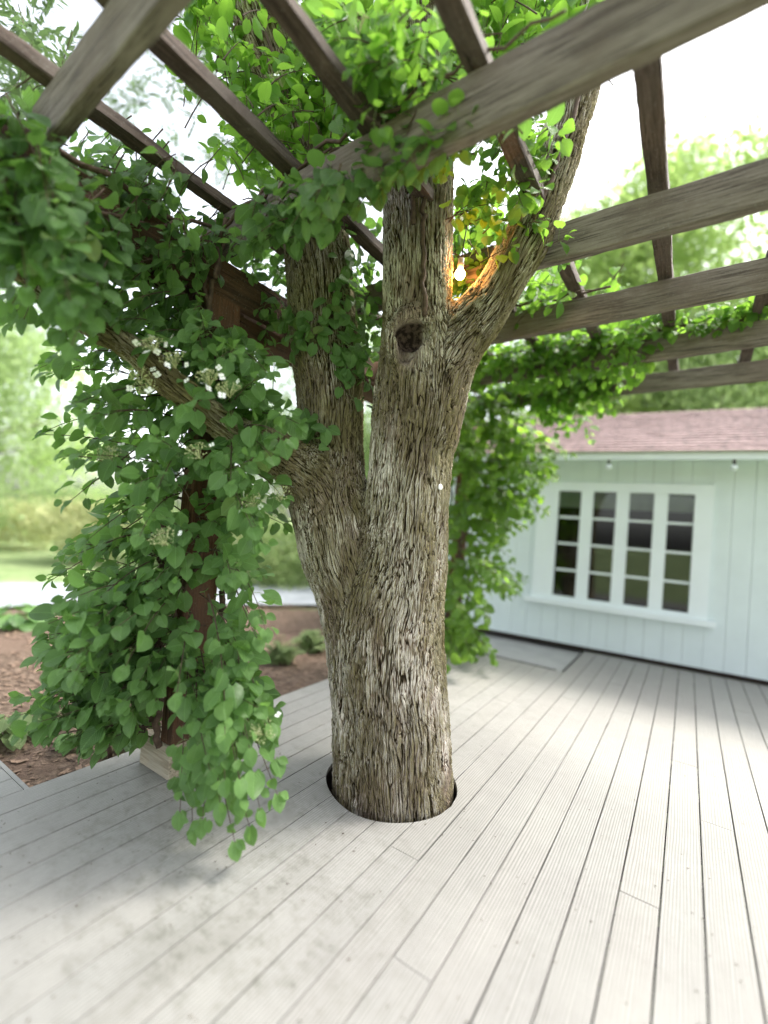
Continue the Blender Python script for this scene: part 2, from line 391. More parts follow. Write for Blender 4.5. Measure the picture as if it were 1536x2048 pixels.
for k in range(-30, 20):
    x0 = X0 + k * PITCH + GAP / 2; x1 = x0 + PITCH - GAP
    if k < -17 and x1 < -2.60: y0, y1 = -.9, .985
    else: y0, y1 = -.9, (house_y(x0) - .03 if x0 > -1.10 else 5.24)
    cuts = JOINTS.get(k, [])
    if not cuts and y1 > 2:
        yy = br.uniform(3.4, 5.6)
        if not (x1 > HC[0] - HR - .02 and x0 < HC[0] + HR + .02) or yy > 3.2: cuts = [yy] if yy < y1 - .3 else []
    ys = [y0] + cuts + [y1]
    for a, b in zip(ys[:-1], ys[1:]): board(x0, x1, a + .0015, b - .0015)
# joists below keep the gaps dark; rim boards close the edges
g_ = Geo()
for yy in np.arange(-.7, 6.2, .4):
    if abs(yy - HC[1]) < HR + .05:
        g_.add(*box(-2.58, HC[0] - HR - .06, yy, yy + .04, -.15, -.027)); g_.add(*box(HC[0] + HR + .06, 2.7, yy, yy + .04, -.15, -.027))
    elif yy > 5.1: g_.add(*box(-1.0, 2.7, yy, yy + .04, -.15, -.027))
    else: g_.add(*box(-2.58 if yy > .9 else -4.2, 2.7, yy, yy + .04, -.15, -.027))
g_.build('deck_joists', M['deck_under'], deck, False)['kind'] = 'stuff'
o = box_obj('rim_board', (-2.628, -2.606, .99, 5.24, -.17, -.002), M['deck'], deck)
o = box_obj('rim_board', (-4.35, -2.632, .988, 1.008, -.17, -.002), M['deck'], deck)
o = box_obj('rim_board', (-2.60, -1.12, 5.244, 5.262, -.17, .004), M['deck_under'], deck)  # shadow gap at the step put into this board's near-black colour
# dark ring lining of the opening
v = []; n = 64
for z in (-.19, -.027):
    for r in (HR + .006, HR + .02):
        for i in range(n): v.append((HC[0] + r * math.cos(2 * math.pi * i / n), HC[1] + r * math.sin(2 * math.pi * i / n), z))
f = [(i, (i + 1) % n, 2 * n + (i + 1) % n, 2 * n + i) for i in range(n)] + [(2 * n + i, 2 * n + (i + 1) % n, 3 * n + (i + 1) % n, 3 * n + i) for i in range(n)]
mesh_obj('opening_lining', v, f, M['deck_under'], deck)

v = [(HC[0] + r * math.cos(a), HC[1] + r * math.sin(a), -.165 + rng.normal(0, .006)) for r in (.2, .3, .36, .39) for a in np.linspace(0, 6.2832, 49)[:-1]]
f = [(j * 48 + i, j * 48 + (i + 1) % 48, (j + 1) * 48 + (i + 1) % 48, (j + 1) * 48 + i) for j in range(3) for i in range(48)]
mesh_obj('soil_ring', v, f, M['soil'], deck)
# ------------------------------------------------------------------ pergola
perg = thing('pergola', 'weathered timber pergola of grey beams and brown rafters over the deck', 'pergola', (0, 0, 0))
def timber(name, L, wd, ht, mat, wob=.003, seg=.05, seed=0, wane=0.0):
    """box of length L along local X (from 0), width along Y, height along Z from 0; wobbly worn edges"""
    r = random.Random(seed); n = max(2, int(L / seg)); v = []; sec = []
    c = min(.006, wd * .12)
    prof = [(c, 0), (wd - c, 0), (wd, c), (wd, ht - c), (wd - c, ht), (c, ht), (0, ht - c), (0, c)]
    dz = [0] * 8
    ph = [r.uniform(0, 6) for _ in range(8)]
    for i in range(n + 1):
        x = L * i / n
        for j, (a, b) in enumerate(prof):
            j2 = j // 2
            wv = wob * (math.sin(x * 2.1 + ph[j2]) * .8 + r.uniform(-1, 1) * .55 + wane * max(0, math.sin(x * 7.3 + ph[j2 + 4])) * 2)
            v.append((x, a + wv * .4 * (1 if a < wd / 2 else -1), b + wv * (1 if b < ht / 2 else -1)))
    f = [(i * 8 + j, i * 8 + (j + 1) % 8, (i + 1) * 8 + (j + 1) % 8, (i + 1) * 8 + j) for i in range(n) for j in range(8)]
    f = [q[::-1] for q in f]
    f += [tuple(range(8)), tuple(range(n * 8 + 7, n * 8 - 1, -1))]
    return mesh_obj(name, v, f, mat, perg)
BEAMS = [(.674, 2.80, 3.035, -.05), (1.512, 2.815, 3.045, -.05), (2.42, 2.82, 3.01, -.05), (3.27, 2.832, 3.02, -.062), (4.17, 2.838, 3.018, -.08), (4.97, 2.83, 3.0, -.08)]
for i, (y, z0, z1, sk) in enumerate(BEAMS):
    xl = -2.42
    o = timber('beam', 2.85 - xl, .055, z1 - z0, M['beam'], .0035, .05, i, .5); o.location = (xl, y, z0); o.rotation_euler = (0, 0, math.atan(sk))
    if i == 0: o['label'] = 'pale grey beam end jutting in over the upper left corner'
for i, X in enumerate([-2.22, -1.70, -1.225, -.745, -.237, .285, .80, 1.32, 1.84]):
    spans = [(.05, 5.1)]
    if abs(X + 1.225) < .01: spans = [(.05, 1.98), (3.0, 5.1)]
    if abs(X + .745) < .01: spans = [(.05, 2.22), (2.78, 5.1)]
    for a, b in spans:
        o = timber('rafter', b - a, .085, .06, M['rafter'], .004, .035, 20 + i, .9)
        o.location = (X + .078, a, 3.05 + .004 * (i % 2)); o.rotation_euler = (0, 0, R(90))
# header on the left posts (boards run along Y)
for X, z0, z1, a, b, sd_ in ((-2.215, 2.60, 2.815, -.2, 5.3, 50), (-2.285, 2.45, 2.598, 1.69, 5.0, 51), (-2.43, 2.60, 2.815, -.2, 5.3, 52)):
    o = timber('header_beam', b - a, .055, z1 - z0, M['header'], .003, .06, sd_); o.location = (X, a, z0); o.rotation_euler = (0, 0, R(90))
o = timber('header_beam', 5.5, .09, .215, M['header'], .003, .06, 53); o.location = (2.6, -.2, 2.60); o.rotation_euler = (0, 0, R(90))
def post(x, y, base=True, sd_=0):
    # vertical timber: local X goes up
    o = timber('post', 2.60, .20, .11, M['post'], .0025, .08, sd_)
    o.rotation_euler = (0, R(-90), 0); o.location = (x, y, 0.0)
    if base:
        b = box_obj('post_base', (-.28, 0, 0, .215, 0, .17), M['plinth'], perg, .006); b.location = (x + .012, y - .012, 0.0)
        b['label'] = 'pale timber block at the foot of the left post'
# rotation about Y by -90: local X -> +Z, local Z -> -X
post(-2.205, 1.475, True, 61); post(-2.20, 4.93, False, 62); post(2.6, 1.475, False, 63); post(2.6, 4.93, False, 64)

# ------------------------------------------------------------------ the tree in the deck
def chain(pts, n=7):
    """pts: (u, v, depth, half width px, [dy])"""
    q = np.array([list(at(a, b, d)) + [r * d / FPX] for a, b, d, r in pts]); return catmull(q, n)
CH = [
 chain([(786, 1780, 2.58, 121), (785, 1560, 2.58, 118), (781, 1400, 2.58, 113), (778, 1250, 2.57, 108), (800, 1120, 2.56, 92), (814, 1000, 2.55, 81), (822, 900, 2.54, 80), (833, 800, 2.53, 84),
        (838, 700, 2.51, 76), (833, 620, 2.49, 68), (834, 500, 2.48, 69), (835, 400, 2.47, 69), (838, 250, 2.46, 62), (838, 60, 2.47, 52), (836, -150, 2.5, 42), (830, -420, 2.55, 28)]),
 chain([(745, 1400, 2.60, 75), (722, 1240, 2.60, 76), (690, 1120, 2.62, 76), (664, 1000, 2.66, 74), (660, 900, 2.68, 66), (660, 800, 2.70, 65), (650, 700, 2.72, 66), (641, 600, 2.73, 65), (634, 500, 2.74, 64),
        (615, 360, 2.75, 56), (570, 200, 2.76, 46), (500, 10, 2.8, 44), (420, -200, 2.85, 34)]),
 chain([(850, 850, 2.53, 70), (885, 740, 2.50, 62), (935, 660, 2.46, 52), (990, 590, 2.43, 46), (1042, 500, 2.38, 45), (1084, 400, 2.36, 44), (1117, 300, 2.36, 42), (1149, 200, 2.37, 40), (1180, 90, 2.4, 38), (1215, -60, 2.45, 34), (1260, -250, 2.55, 26)]),
 chain([(672, 1110, 2.63, 60), (655, 1040, 2.62, 60), (630, 975, 2.57, 56), (590, 930, 2.50, 49), (545, 903, 2.42, 42), (480, 870, 2.32, 35), (400, 810, 2.22, 31), (330, 755, 2.18, 29), (250, 690, 2.12, 26), (170, 640, 2.1, 23), (60, 560, 2.1, 18), (-80, 470, 2.1, 12)]),
]
KC = at(822, 668, 2.33)            # knot hole centre
def build_tree():
    H = .0105
    allp = np.vstack(CH)
    lo = allp[:, :3].min(0) - .45; hi = allp[:, :3].max(0) + .4; lo[2] = -.35
    dims = np.ceil((hi - lo) / H).astype(int)
    D = np.full(dims, .3, np.float32)
    def window(a, b, mar):
        i0 = np.maximum(((np.minimum(a, b) - mar - lo) / H).astype(int), 0); i1 = np.minimum(((np.maximum(a, b) + mar - lo) / H).astype(int) + 2, dims)
        return i0, i1
    def grids(i0, i1):
        return [(lo[k] + H * np.arange(i0[k], i1[k], dtype=np.float32)).reshape([-1 if j == k else 1 for j in range(3)]) for k in range(3)]
    for ci, C in enumerate(CH):
        E = np.full(dims, .3, np.float32)
        for p, q in zip(C[:-1], C[1:]):
            i0, i1 = window(p[:3], q[:3], max(p[3], q[3]) + .10)
            if (i1 <= i0).any(): continue
            X, Y, Z = grids(i0, i1); d = q[:3] - p[:3]; L2 = d.dot(d)
            t = np.clip(((X - p[0]) * d[0] + (Y - p[1]) * d[1] + (Z - p[2]) * d[2]) / L2, 0, 1)
            ds = np.sqrt((X - p[0] - t * d[0]) ** 2 + (Y - p[1] - t * d[1]) ** 2 + (Z - p[2] - t * d[2]) ** 2) - (p[3] + t * (q[3] - p[3]))
            s_ = (slice(i0[0], i1[0]), slice(i0[1], i1[1]), slice(i0[2], i1[2]))
            E[s_] = np.minimum(E[s_], ds)
        if ci == 0: D = E
        else:
            k = .11 if ci == 3 else .055; msk = (D < .29) | (E < .29)
            h = np.clip(k - np.abs(D[msk] - E[msk]), 0, None) / k
            D[msk] = np.minimum(D[msk], E[msk]) - h * h * k * .25
        del E
    # low relief: flutes and swellings
    X, Y, Z = grids(np.zeros(3, int), dims)
    D += (.006 * np.sin(X * 19 + Z * 2.2 + 1) * np.sin(Y * 17 + Z * 1.3) + .004 * np.sin(X * 41 - Z * 5) * np.sin(Z * 9 + Y * 23)).astype(np.float32)
    # scar collar round the knot hole, then the hole itself
    fw = MC @ np.array([0, 0, -1.]); rt = MC @ np.array([1., 0, 0]); up = np.array([0, 0, 1.])
    def ell(c, a, b, cc):
        i0, i1 = window(c, c, .28); X, Y, Z = grids(i0, i1); dx, dy, dz = X - c[0], Y - c[1], Z - c[2]
        U = (dx * rt[0] + dy * rt[1] + dz * rt[2]); Fq = (dx * fw[0] + dy * fw[1] + dz * fw[2]); W = dz
        s_ = (slice(i0[0], i1[0]), slice(i0[1], i1[1]), slice(i0[2], i1[2]))
        return s_, U, Fq, W
    c = at(822, 672, 2.40); s_, U, Fq, W = ell(c, 0, 0, 0)
    e = (np.sqrt((U / .088) ** 2 + (Fq / .11) ** 2 + (W / .115) ** 2) - 1) * .095
    h = np.clip(.06 - np.abs(D[s_] - e), 0, None) / .06; D[s_] = np.minimum(D[s_], e) - h * h * .015
    c = at(798, 705, 2.335); s_, U, Fq, W = ell(c, 0, 0, 0)      # left lip running down
    e = (np.sqrt(((U + .028 + W * .15) / .026) ** 2 + (Fq / .05) ** 2 + (W / .125) ** 2) - 1) * .03
    h = np.clip(.03 - np.abs(D[s_] - e), 0, None) / .03; D[s_] = np.minimum(D[s_], e) - h * h * .0075
    c = at(848, 715, 2.34); s_, U, Fq, W = ell(c, 0, 0, 0)       # right lip
    e = (np.sqrt(((U - W * .18) / .028) ** 2 + (Fq / .05) ** 2 + (W / .13) ** 2) - 1) * .03
    h = np.clip(.03 - np.abs(D[s_] - e), 0, None) / .03; D[s_] = np.minimum(D[s_], e) - h * h * .0075
    c = at(823, 668, 2.315); s_, U, Fq, W = ell(c, 0, 0, 0)      # rolled callus ring
    e = np.sqrt((np.sqrt((U * 1.0) ** 2 + (W * .82) ** 2) - .083) ** 2 + (Fq * .8) ** 2) - .026
    h = np.clip(.03 - np.abs(D[s_] - e), 0, None) / .03; D[s_] = np.minimum(D[s_], e) - h * h * .0075
    for (u_, v_, d_, a_, b_, f_) in ((828, 658, 2.26, .090, .062, .18), (817, 688, 2.26, .046, .072, .15)):
        c = at(u_, v_, d_); s_, U, Fq, W = ell(c, 0, 0, 0)
        e = (np.sqrt(((U - W * .35) / a_) ** 2 + (Fq / f_) ** 2 + (W / b_) ** 2) - 1) * a_
        h = np.clip(.02 - np.abs(D[s_] + e), 0, None) / .02; D[s_] = np.maximum(D[s_], -e) + h * h * .005
    import openvdb
    gr = openvdb.FloatGrid(.3); gr.copyFromArray(D.clip(-.3, .3)); del D
    pts, quads = gr.convertToQuads(0.0); pts = pts * H + lo
    # drop whatever nobody can see: far under the deck
    # subdivide once by hand is slow; let blender do it
    me = fast_mesh('trunk', pts, np.asarray(quads).copy(), M['bark'])
    bm = bmesh.new(); bm.from_mesh(me)
    bmesh.ops.subdivide_edges(bm, edges=bm.edges[:], cuts=1, use_grid_fill=True)
    bmesh.ops.smooth_vert(bm, verts=bm.verts[:], factor=.5, use_axis_x=True, use_axis_y=True, use_axis_z=True)
    bm.to_mesh(me); bm.free()
    nv = len(me.vertices); V = np.empty(nv * 3, np.float32); me.vertices.foreach_get('co', V); V = V.reshape(-1, 3)
    # cylinder-like coordinates that follow each stem
    best = np.full((len(CH), nv), 9., np.float32); cos = np.zeros((len(CH), nv, 3), np.float32)
    for ci, C in enumerate(CH):
        s0 = ci * 5.0; ref = np.array([1., 0, 0]); W = np.full(nv, 1e-12)
        for p, q in zip(C[:-1], C[1:]):
            d = q[:3] - p[:3]; L = np.linalg.norm(d); tt = d / L
            ref = ref - tt * ref.dot(tt); ref /= np.linalg.norm(ref); b = np.cross(tt, ref)
            mn = np.minimum(p[:3], q[:3]) - p[3] - .25; mx_ = np.maximum(p[:3], q[:3]) + p[3] + .25
            idx = np.nonzero(((V > mn) & (V < mx_)).all(1))[0]
            if len(idx):
                rel = V[idx] - p[:3]; t = rel @ tt / L; off = rel - np.outer(t * L, tt); tc_ = np.clip(t, 0, 1)
                ds = np.linalg.norm(rel - np.outer(tc_ * L, tt), axis=1) - (p[3] + tc_ * (q[3] - p[3]))
                best[ci, idx] = np.minimum(best[ci, idx], ds)
                wgt = np.exp(-((t - .5) * L / .07) ** 2) + 1e-9
                W[idx] += wgt
                cos[ci, idx] += (wgt[:, None] * np.stack([off @ ref + ci * 3.1, off @ b, s0 + t * L], 1)).astype(np.float32)
            s0 += L
        cos[ci] /= W[:, None].astype(np.float32)
    sel = best.argmin(0); co = cos[sel, np.arange(nv)]
    a = me.attributes.new('bark', 'FLOAT_VECTOR', 'POINT'); a.data.foreach_set('vector', co.ravel())
    dk = V - at(820, 690, 2.36)
    rr = np.sqrt((dk @ rt / .115) ** 2 + (dk @ fw / .16) ** 2 + ((dk[:, 2]) / .19) ** 2)
    a = me.attributes.new('scar', 'FLOAT', 'POINT'); a.data.foreach_set('value', (1 - sbs(.45, 1.0, rr)).astype(np.float32))
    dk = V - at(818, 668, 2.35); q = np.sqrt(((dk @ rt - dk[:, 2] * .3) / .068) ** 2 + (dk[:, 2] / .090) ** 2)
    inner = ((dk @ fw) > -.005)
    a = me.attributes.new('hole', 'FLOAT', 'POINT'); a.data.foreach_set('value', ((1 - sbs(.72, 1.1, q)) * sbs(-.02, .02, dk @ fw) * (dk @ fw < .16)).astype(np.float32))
    me.update()
    return me
tree = thing('deck_tree', 'large multi-stemmed tree with furrowed mossy bark growing through a round hole in the deck', 'tree', tuple(at(785, 1590, 2.58) * [1, 1, 0] + [0, 0, -.18]))
TL = np.array(tree.location)
tme = build_tree(); tme.transform(Matrix.Translation(Vector(-TL)))
trunk = link(bpy.data.objects.new('trunk', tme), tree)
from mathutils.bvhtree import BVHTree
BV = BVHTree.FromPolygons([v.co[:] for v in tme.vertices], [p.vertices[:] for p in tme.polygons])
def hit(u, v):
    d = Vector(at(u, v, 1) - np.array([0, 0, EYE])).normalized()
    r = BV.ray_cast(Vector((0, 0, EYE)) - Vector(TL), d)
    return (np.array(r[0]) + TL, np.array(r[1])) if r[0] is not None else None
def near(p):
    r = BV.find_nearest(Vector(p) - Vector(TL)); return np.array(r[0]) + TL, np.array(r[1]), r[3]

# ------------------------------------------------------------------ the house
hx, hy = -1.698, 6.402
house = thing('house', 'low pale mint board-sided house with a faded pink shingle roof across the deck', 'house', (hx, hy, 0), math.atan(.0684))
M['siding'] = simple('mint_paint', (.65, .735, .735), .6, .03, 2.5, .08)
M['trim'] = simple('white_blue_trim', (.74, .81, .82), .5, .02, 3)
M['interior'] = simple('dark_interior', (.035, .025, .02), .9)
M['blind'] = simple('pale_blind', (.50, .55, .50), .8, .08, 9)
M['roofm'] = simple('pink_shingle', (.235, .165, .16), .9, .4, 14, .5)
def hglass():
    mt, t, o = new_mat('window_glass'); g = N(t)
    a = g.n('ShaderNodeBsdfGlossy', {'Roughness': .02, 'Color': (.9, .9, .9, 1)}); b = g.n('ShaderNodeBsdfTransparent', {'Color': (.75, .78, .76, 1)})
    f = g.n('ShaderNodeFresnel', {'IOR': 1.5}); mx = g.n('ShaderNodeMixShader')
    g.link(f.outputs[0], mx.inputs[0]); g.link(b.outputs[0], mx.inputs[1]); g.link(a.outputs[0], mx.inputs[2]); g.link(mx.outputs[0], o.inputs[0]); return mt
M['glass'] = hglass()
def hbox(name, b, mat, parent=house): return box_obj(name, b, mat, parent)
S0, S1 = -1.5, 6.0; WL, WR, WB, WT = -.03, 1.90, .56, 2.15
s_ = S0; kk = 0
while s_ < S1:
    e = min(s_ + .20, S1); yo = .0 if kk % 2 else .002; kk += 1
    spans = [(s_, e, 0)]
    if s_ < WL < e: spans = [(s_, WL, 0), (WL, e, 1)]
    elif s_ < WR < e: spans = [(s_, WR, 1), (WR, e, 0)]
    elif s_ >= WL and e <= WR: spans = [(s_, e, 1)]
    for a, b, cut in spans:
        a2 = a + (.0015 if a == s_ else 0); b2 = b - (.0015 if b == e else 0)
        if b2 - a2 < .01: continue
        if cut: hbox('siding_board', (a2, b2, yo, .03, .05, WB), M['siding']); hbox('siding_board', (a2, b2, yo, .03, WT, 2.48), M['siding'])
        else: hbox('siding_board', (a2, b2, yo, .03, .05, 2.48), M['siding'])
    s_ = e
# wall core behind the boards, with the window opening left free
for b in ((S0, WL, .03, .16, .0, 2.6), (WR, S1, .03, .16, .0, 2.6), (WL, WR, .03, .16, .0, WB), (WL, WR, .03, .16, WT, 2.6)):
    hbox('wall', b, M['interior'])
hbox('wall', (S0, S0 + .12, .16, 4.4, 0, 2.6), M['siding']); hbox('wall', (S0, S1, 4.3, 4.42, 0, 2.6), M['interior']); hbox('wall', (S1 - .12, S1, .16, 4.3, 0, 2.6), M['siding'])
hbox('floor', (S0 + .12, S1 - .12, .16, 4.3, 0, .05), M['interior'])
win = hbox('window', (WL - .02, WR + .02, -.035, .0 - .002, WT - .10, WT + .02), M['trim']); win['label'] = 'wide white window of four tall casements with dark panes'
def wpart(name, b, mat): return box_obj(name, b, mat, win)
wpart('sill', (WL - .10, WR + .10, -.085, -.003, WB - .02, WB + .05), M['trim'])
wpart('frame', (WL - .02, .22, -.032, .06, WB + .05, WT - .10), M['trim']); wpart('frame', (1.736, WR + .02, -.032, .06, WB + .05, WT - .10), M['trim'])
CW = .265
for i in range(4):
    a = .235 + i * .412
    if i < 3: wpart('mullion', (a + CW, a + .412, -.026, .06, .66, 2.05), M['trim'])
    if i == 0: wpart('frame', (.22, 1.736, -.028, .06, WB + .05, .66), M['trim'])
    for j in range(4):
        z = .66 + j * .3475
        wpart('pane', (a + .002, a + CW - .002, .02, .024, z + .012, z + .335), M['glass'])
        if j: wpart('muntin', (a, a + CW, .0, .018, z - .014, z + .014), M['trim'])
    wpart('blind', (a - .02, a + CW + .02, .075, .082, 1.84, 2.05), M['blind'])
# eaves, fascia and roof
hbox('soffit', (S0 - .25, S1 + .2, -.30, .0 - .005, 2.485, 2.50), M['siding'])
hbox('fascia', (S0 - .26, S1 + .2, -.325, -.302, 2.42, 2.52), M['trim'])
g_ = Geo(); rr_ = random.Random(4); RY0, RZ0, RY1, RZ1 = -.36, 2.50, 2.15, 3.58; ang = math.atan2(RZ1 - RZ0, RY1 - RY0); SL = math.hypot(RY1 - RY0, RZ1 - RZ0)
nrow = 18
for r_ in range(nrow):
    d0 = r_ * SL / nrow; d1 = d0 + SL / nrow * 1.25; x = S0 - .3 - (r_ % 2) * .15
    while x < S1 + .3:
        x1 = x + .30; t0 = .018 + rr_.uniform(0, .006)
        def pt(xx, dd, h): return (xx, RY0 + dd * math.cos(ang) - h * math.sin(ang), RZ0 + dd * math.sin(ang) + h * math.cos(ang))
        a0, a1 = x + .003, x1 - .003
        g_.add([pt(a0, d0, t0), pt(a1, d0, t0), pt(a1, d1, .004), pt(a0, d1, .004), pt(a0, d0, t0 - .012), pt(a1, d0, t0 - .012)], [(0, 1, 2, 3), (4, 5, 1, 0)])
        x = x1
sh = g_.build('roof', M['roofm'], house, False); sh['label'] = 'faded pink shingle roof'; sh['kind'] = 'stuff'
v, f = [], []
for x in (S0 - .25, S1 + .2):
    v += [(x, RY0 + .03, RZ0 - .005), (x, RY1, RZ1 - .01), (x, 4.7, RZ0 - .02), (x, RY0 + .03, RZ0 - .03), (x, 4.7, RZ0 - .05)]
f = [(0, 1, 6, 5), (1, 2, 7, 6), (0, 3, 4, 2, 1), (5, 6, 7, 9, 8)]
mesh_obj('roof_deck', v, f, M['roofm'], house)
for i, s_ in enumerate((-.30, .82, 2.05)):
    th = thing('globe_bulb', ['small unlit white globe bulb under the eave left of the window', 'small unlit white globe bulb hanging above the middle of the window', 'small unlit white globe bulb hanging above the right end of the window'][i], 'light bulb',
               (hx + s_ * .9977 + .31 * .068, hy + s_ * .0684 - .31, 2.33), 0, 'globe bulbs along the eave')
    bm = bmesh.new(); bmesh.ops.create_icosphere(bm, subdivisions=2, radius=.035); me = bpy.data.meshes.new('globe'); bm.to_mesh(me); bm.free(); me.materials.append(M['trim']); link(bpy.data.objects.new('globe', me), th)
    g_ = Geo(); g_.tube([(0, 0, .03), (0, 0, .10)], .014, 8); g_.build('socket', M['interior'], th)

# ------------------------------------------------------------------ leaves
def leaf_template(seed, nu=5, nv=7, heart=1.0, narrow=1.0, tooth=.012):
    r = np.random.default_rng(seed); V = []; UV = []; cup = r.uniform(.05, .22); droop = r.uniform(.12, .34); tw = r.uniform(-.12, .12); ph = r.uniform(0, 6)
    for j in range(nv):
        t = (j / (nv - 1)) ** .9
        wd = 1.06 * t ** .5 * (1 - t) ** .82 * narrow if 0 < t < 1 else (.15 * heart if t == 0 else .0)
        for i in range(nu):
            s = -1 + 2 * i / (nu - 1)
            x = s * wd + tooth * r.uniform(-1, 1) * (abs(s) == 1)
            y = t - .16 * heart * abs(s) ** 1.3 * math.exp(-t * 5) + .08 * abs(s) * t * (1 - t)
            z = cup * abs(x) * 1.3 - droop * y * y + .018 * math.sin(7 * y + ph + 3 * abs(s)) * abs(s) + tw * x * y
            if t == 1: x = 0
            V.append((x, y, z)); UV.append((.5 + s * .5 * min(1, wd * 2.2), t))
    Q = [(j * nu + i, j * nu + i + 1, (j + 1) * nu + i + 1, (j + 1) * nu + i) for j in range(nv - 1) for i in range(nu - 1)]
    return np.array(V), np.array(UV), np.array(Q)
TPL = [leaf_template(i) for i in range(6)]
TPL_S = [leaf_template(10 + i, 3, 5) for i in range(4)]
TPL_N = [leaf_template(20 + i, 3, 4, 0, .38, 0) for i in range(3)]
def frame_of(d, n):
    d = d / (np.linalg.norm(d, axis=-1, keepdims=True) + 1e-9); n = n - d * (n * d).sum(-1, keepdims=True)
    n = n / (np.linalg.norm(n, axis=-1, keepdims=True) + 1e-9); x = np.cross(d, n)
    return np.stack([x, d, n], -1)      # columns
def leaf_mass(name, P, D, Nn, S, T, mat, tpls, parent, loc, kind='stuff'):
    P, D, Nn, S, T = map(np.asarray, (P, D, Nn, S, T))
    if not len(P): return None
    F = frame_of(D, Nn); vs, qs, us, ts = [], [], [], []; off = 0
    pick = rng.integers(0, len(tpls), len(P))
    for k, (tv, tu, tq) in enumerate(tpls):
        m_ = pick == k; n_ = m_.sum()
        if not n_: continue
        w_ = np.einsum('nij,vj->nvi', F[m_], tv) * S[m_][:, None, None] + (P[m_] - loc)[:, None, :]
        vs.append(w_.reshape(-1, 3)); us.append(np.tile(tu, (n_, 1))); ts.append(np.repeat(T[m_], len(tv)))
        qs.append((tq[None] + (np.arange(n_) * len(tv))[:, None, None]).reshape(-1, 4) + off); off += n_ * len(tv)
    me = fast_mesh(name, np.vstack(vs), np.vstack(qs), mat, np.vstack(us), np.concatenate(ts))
    o = link(bpy.data.objects.new(name, me), parent)
    if kind: o['kind'] = kind
    return o
LEAFM = {}
def leaf_mesh(mat, k, ti):
    key = (mat.name, k, ti)
    if key not in LEAFM:
        tv, tu, tq = TPL[k]; LEAFM[key] = fast_mesh('leaf', tv, tq, mat, tu, np.full(len(tv), (ti + .5) / 5))
    return LEAFM[key]
FW = MC @ np.array([0, 0, -1.])
def pix(P):
    c = (np.asarray(P) - [0, 0, EYE]) @ MC; return 768 + FPX * c[..., 0] / -c[..., 2], 1024 - FPX * c[..., 1] / -c[..., 2], -c[..., 2]
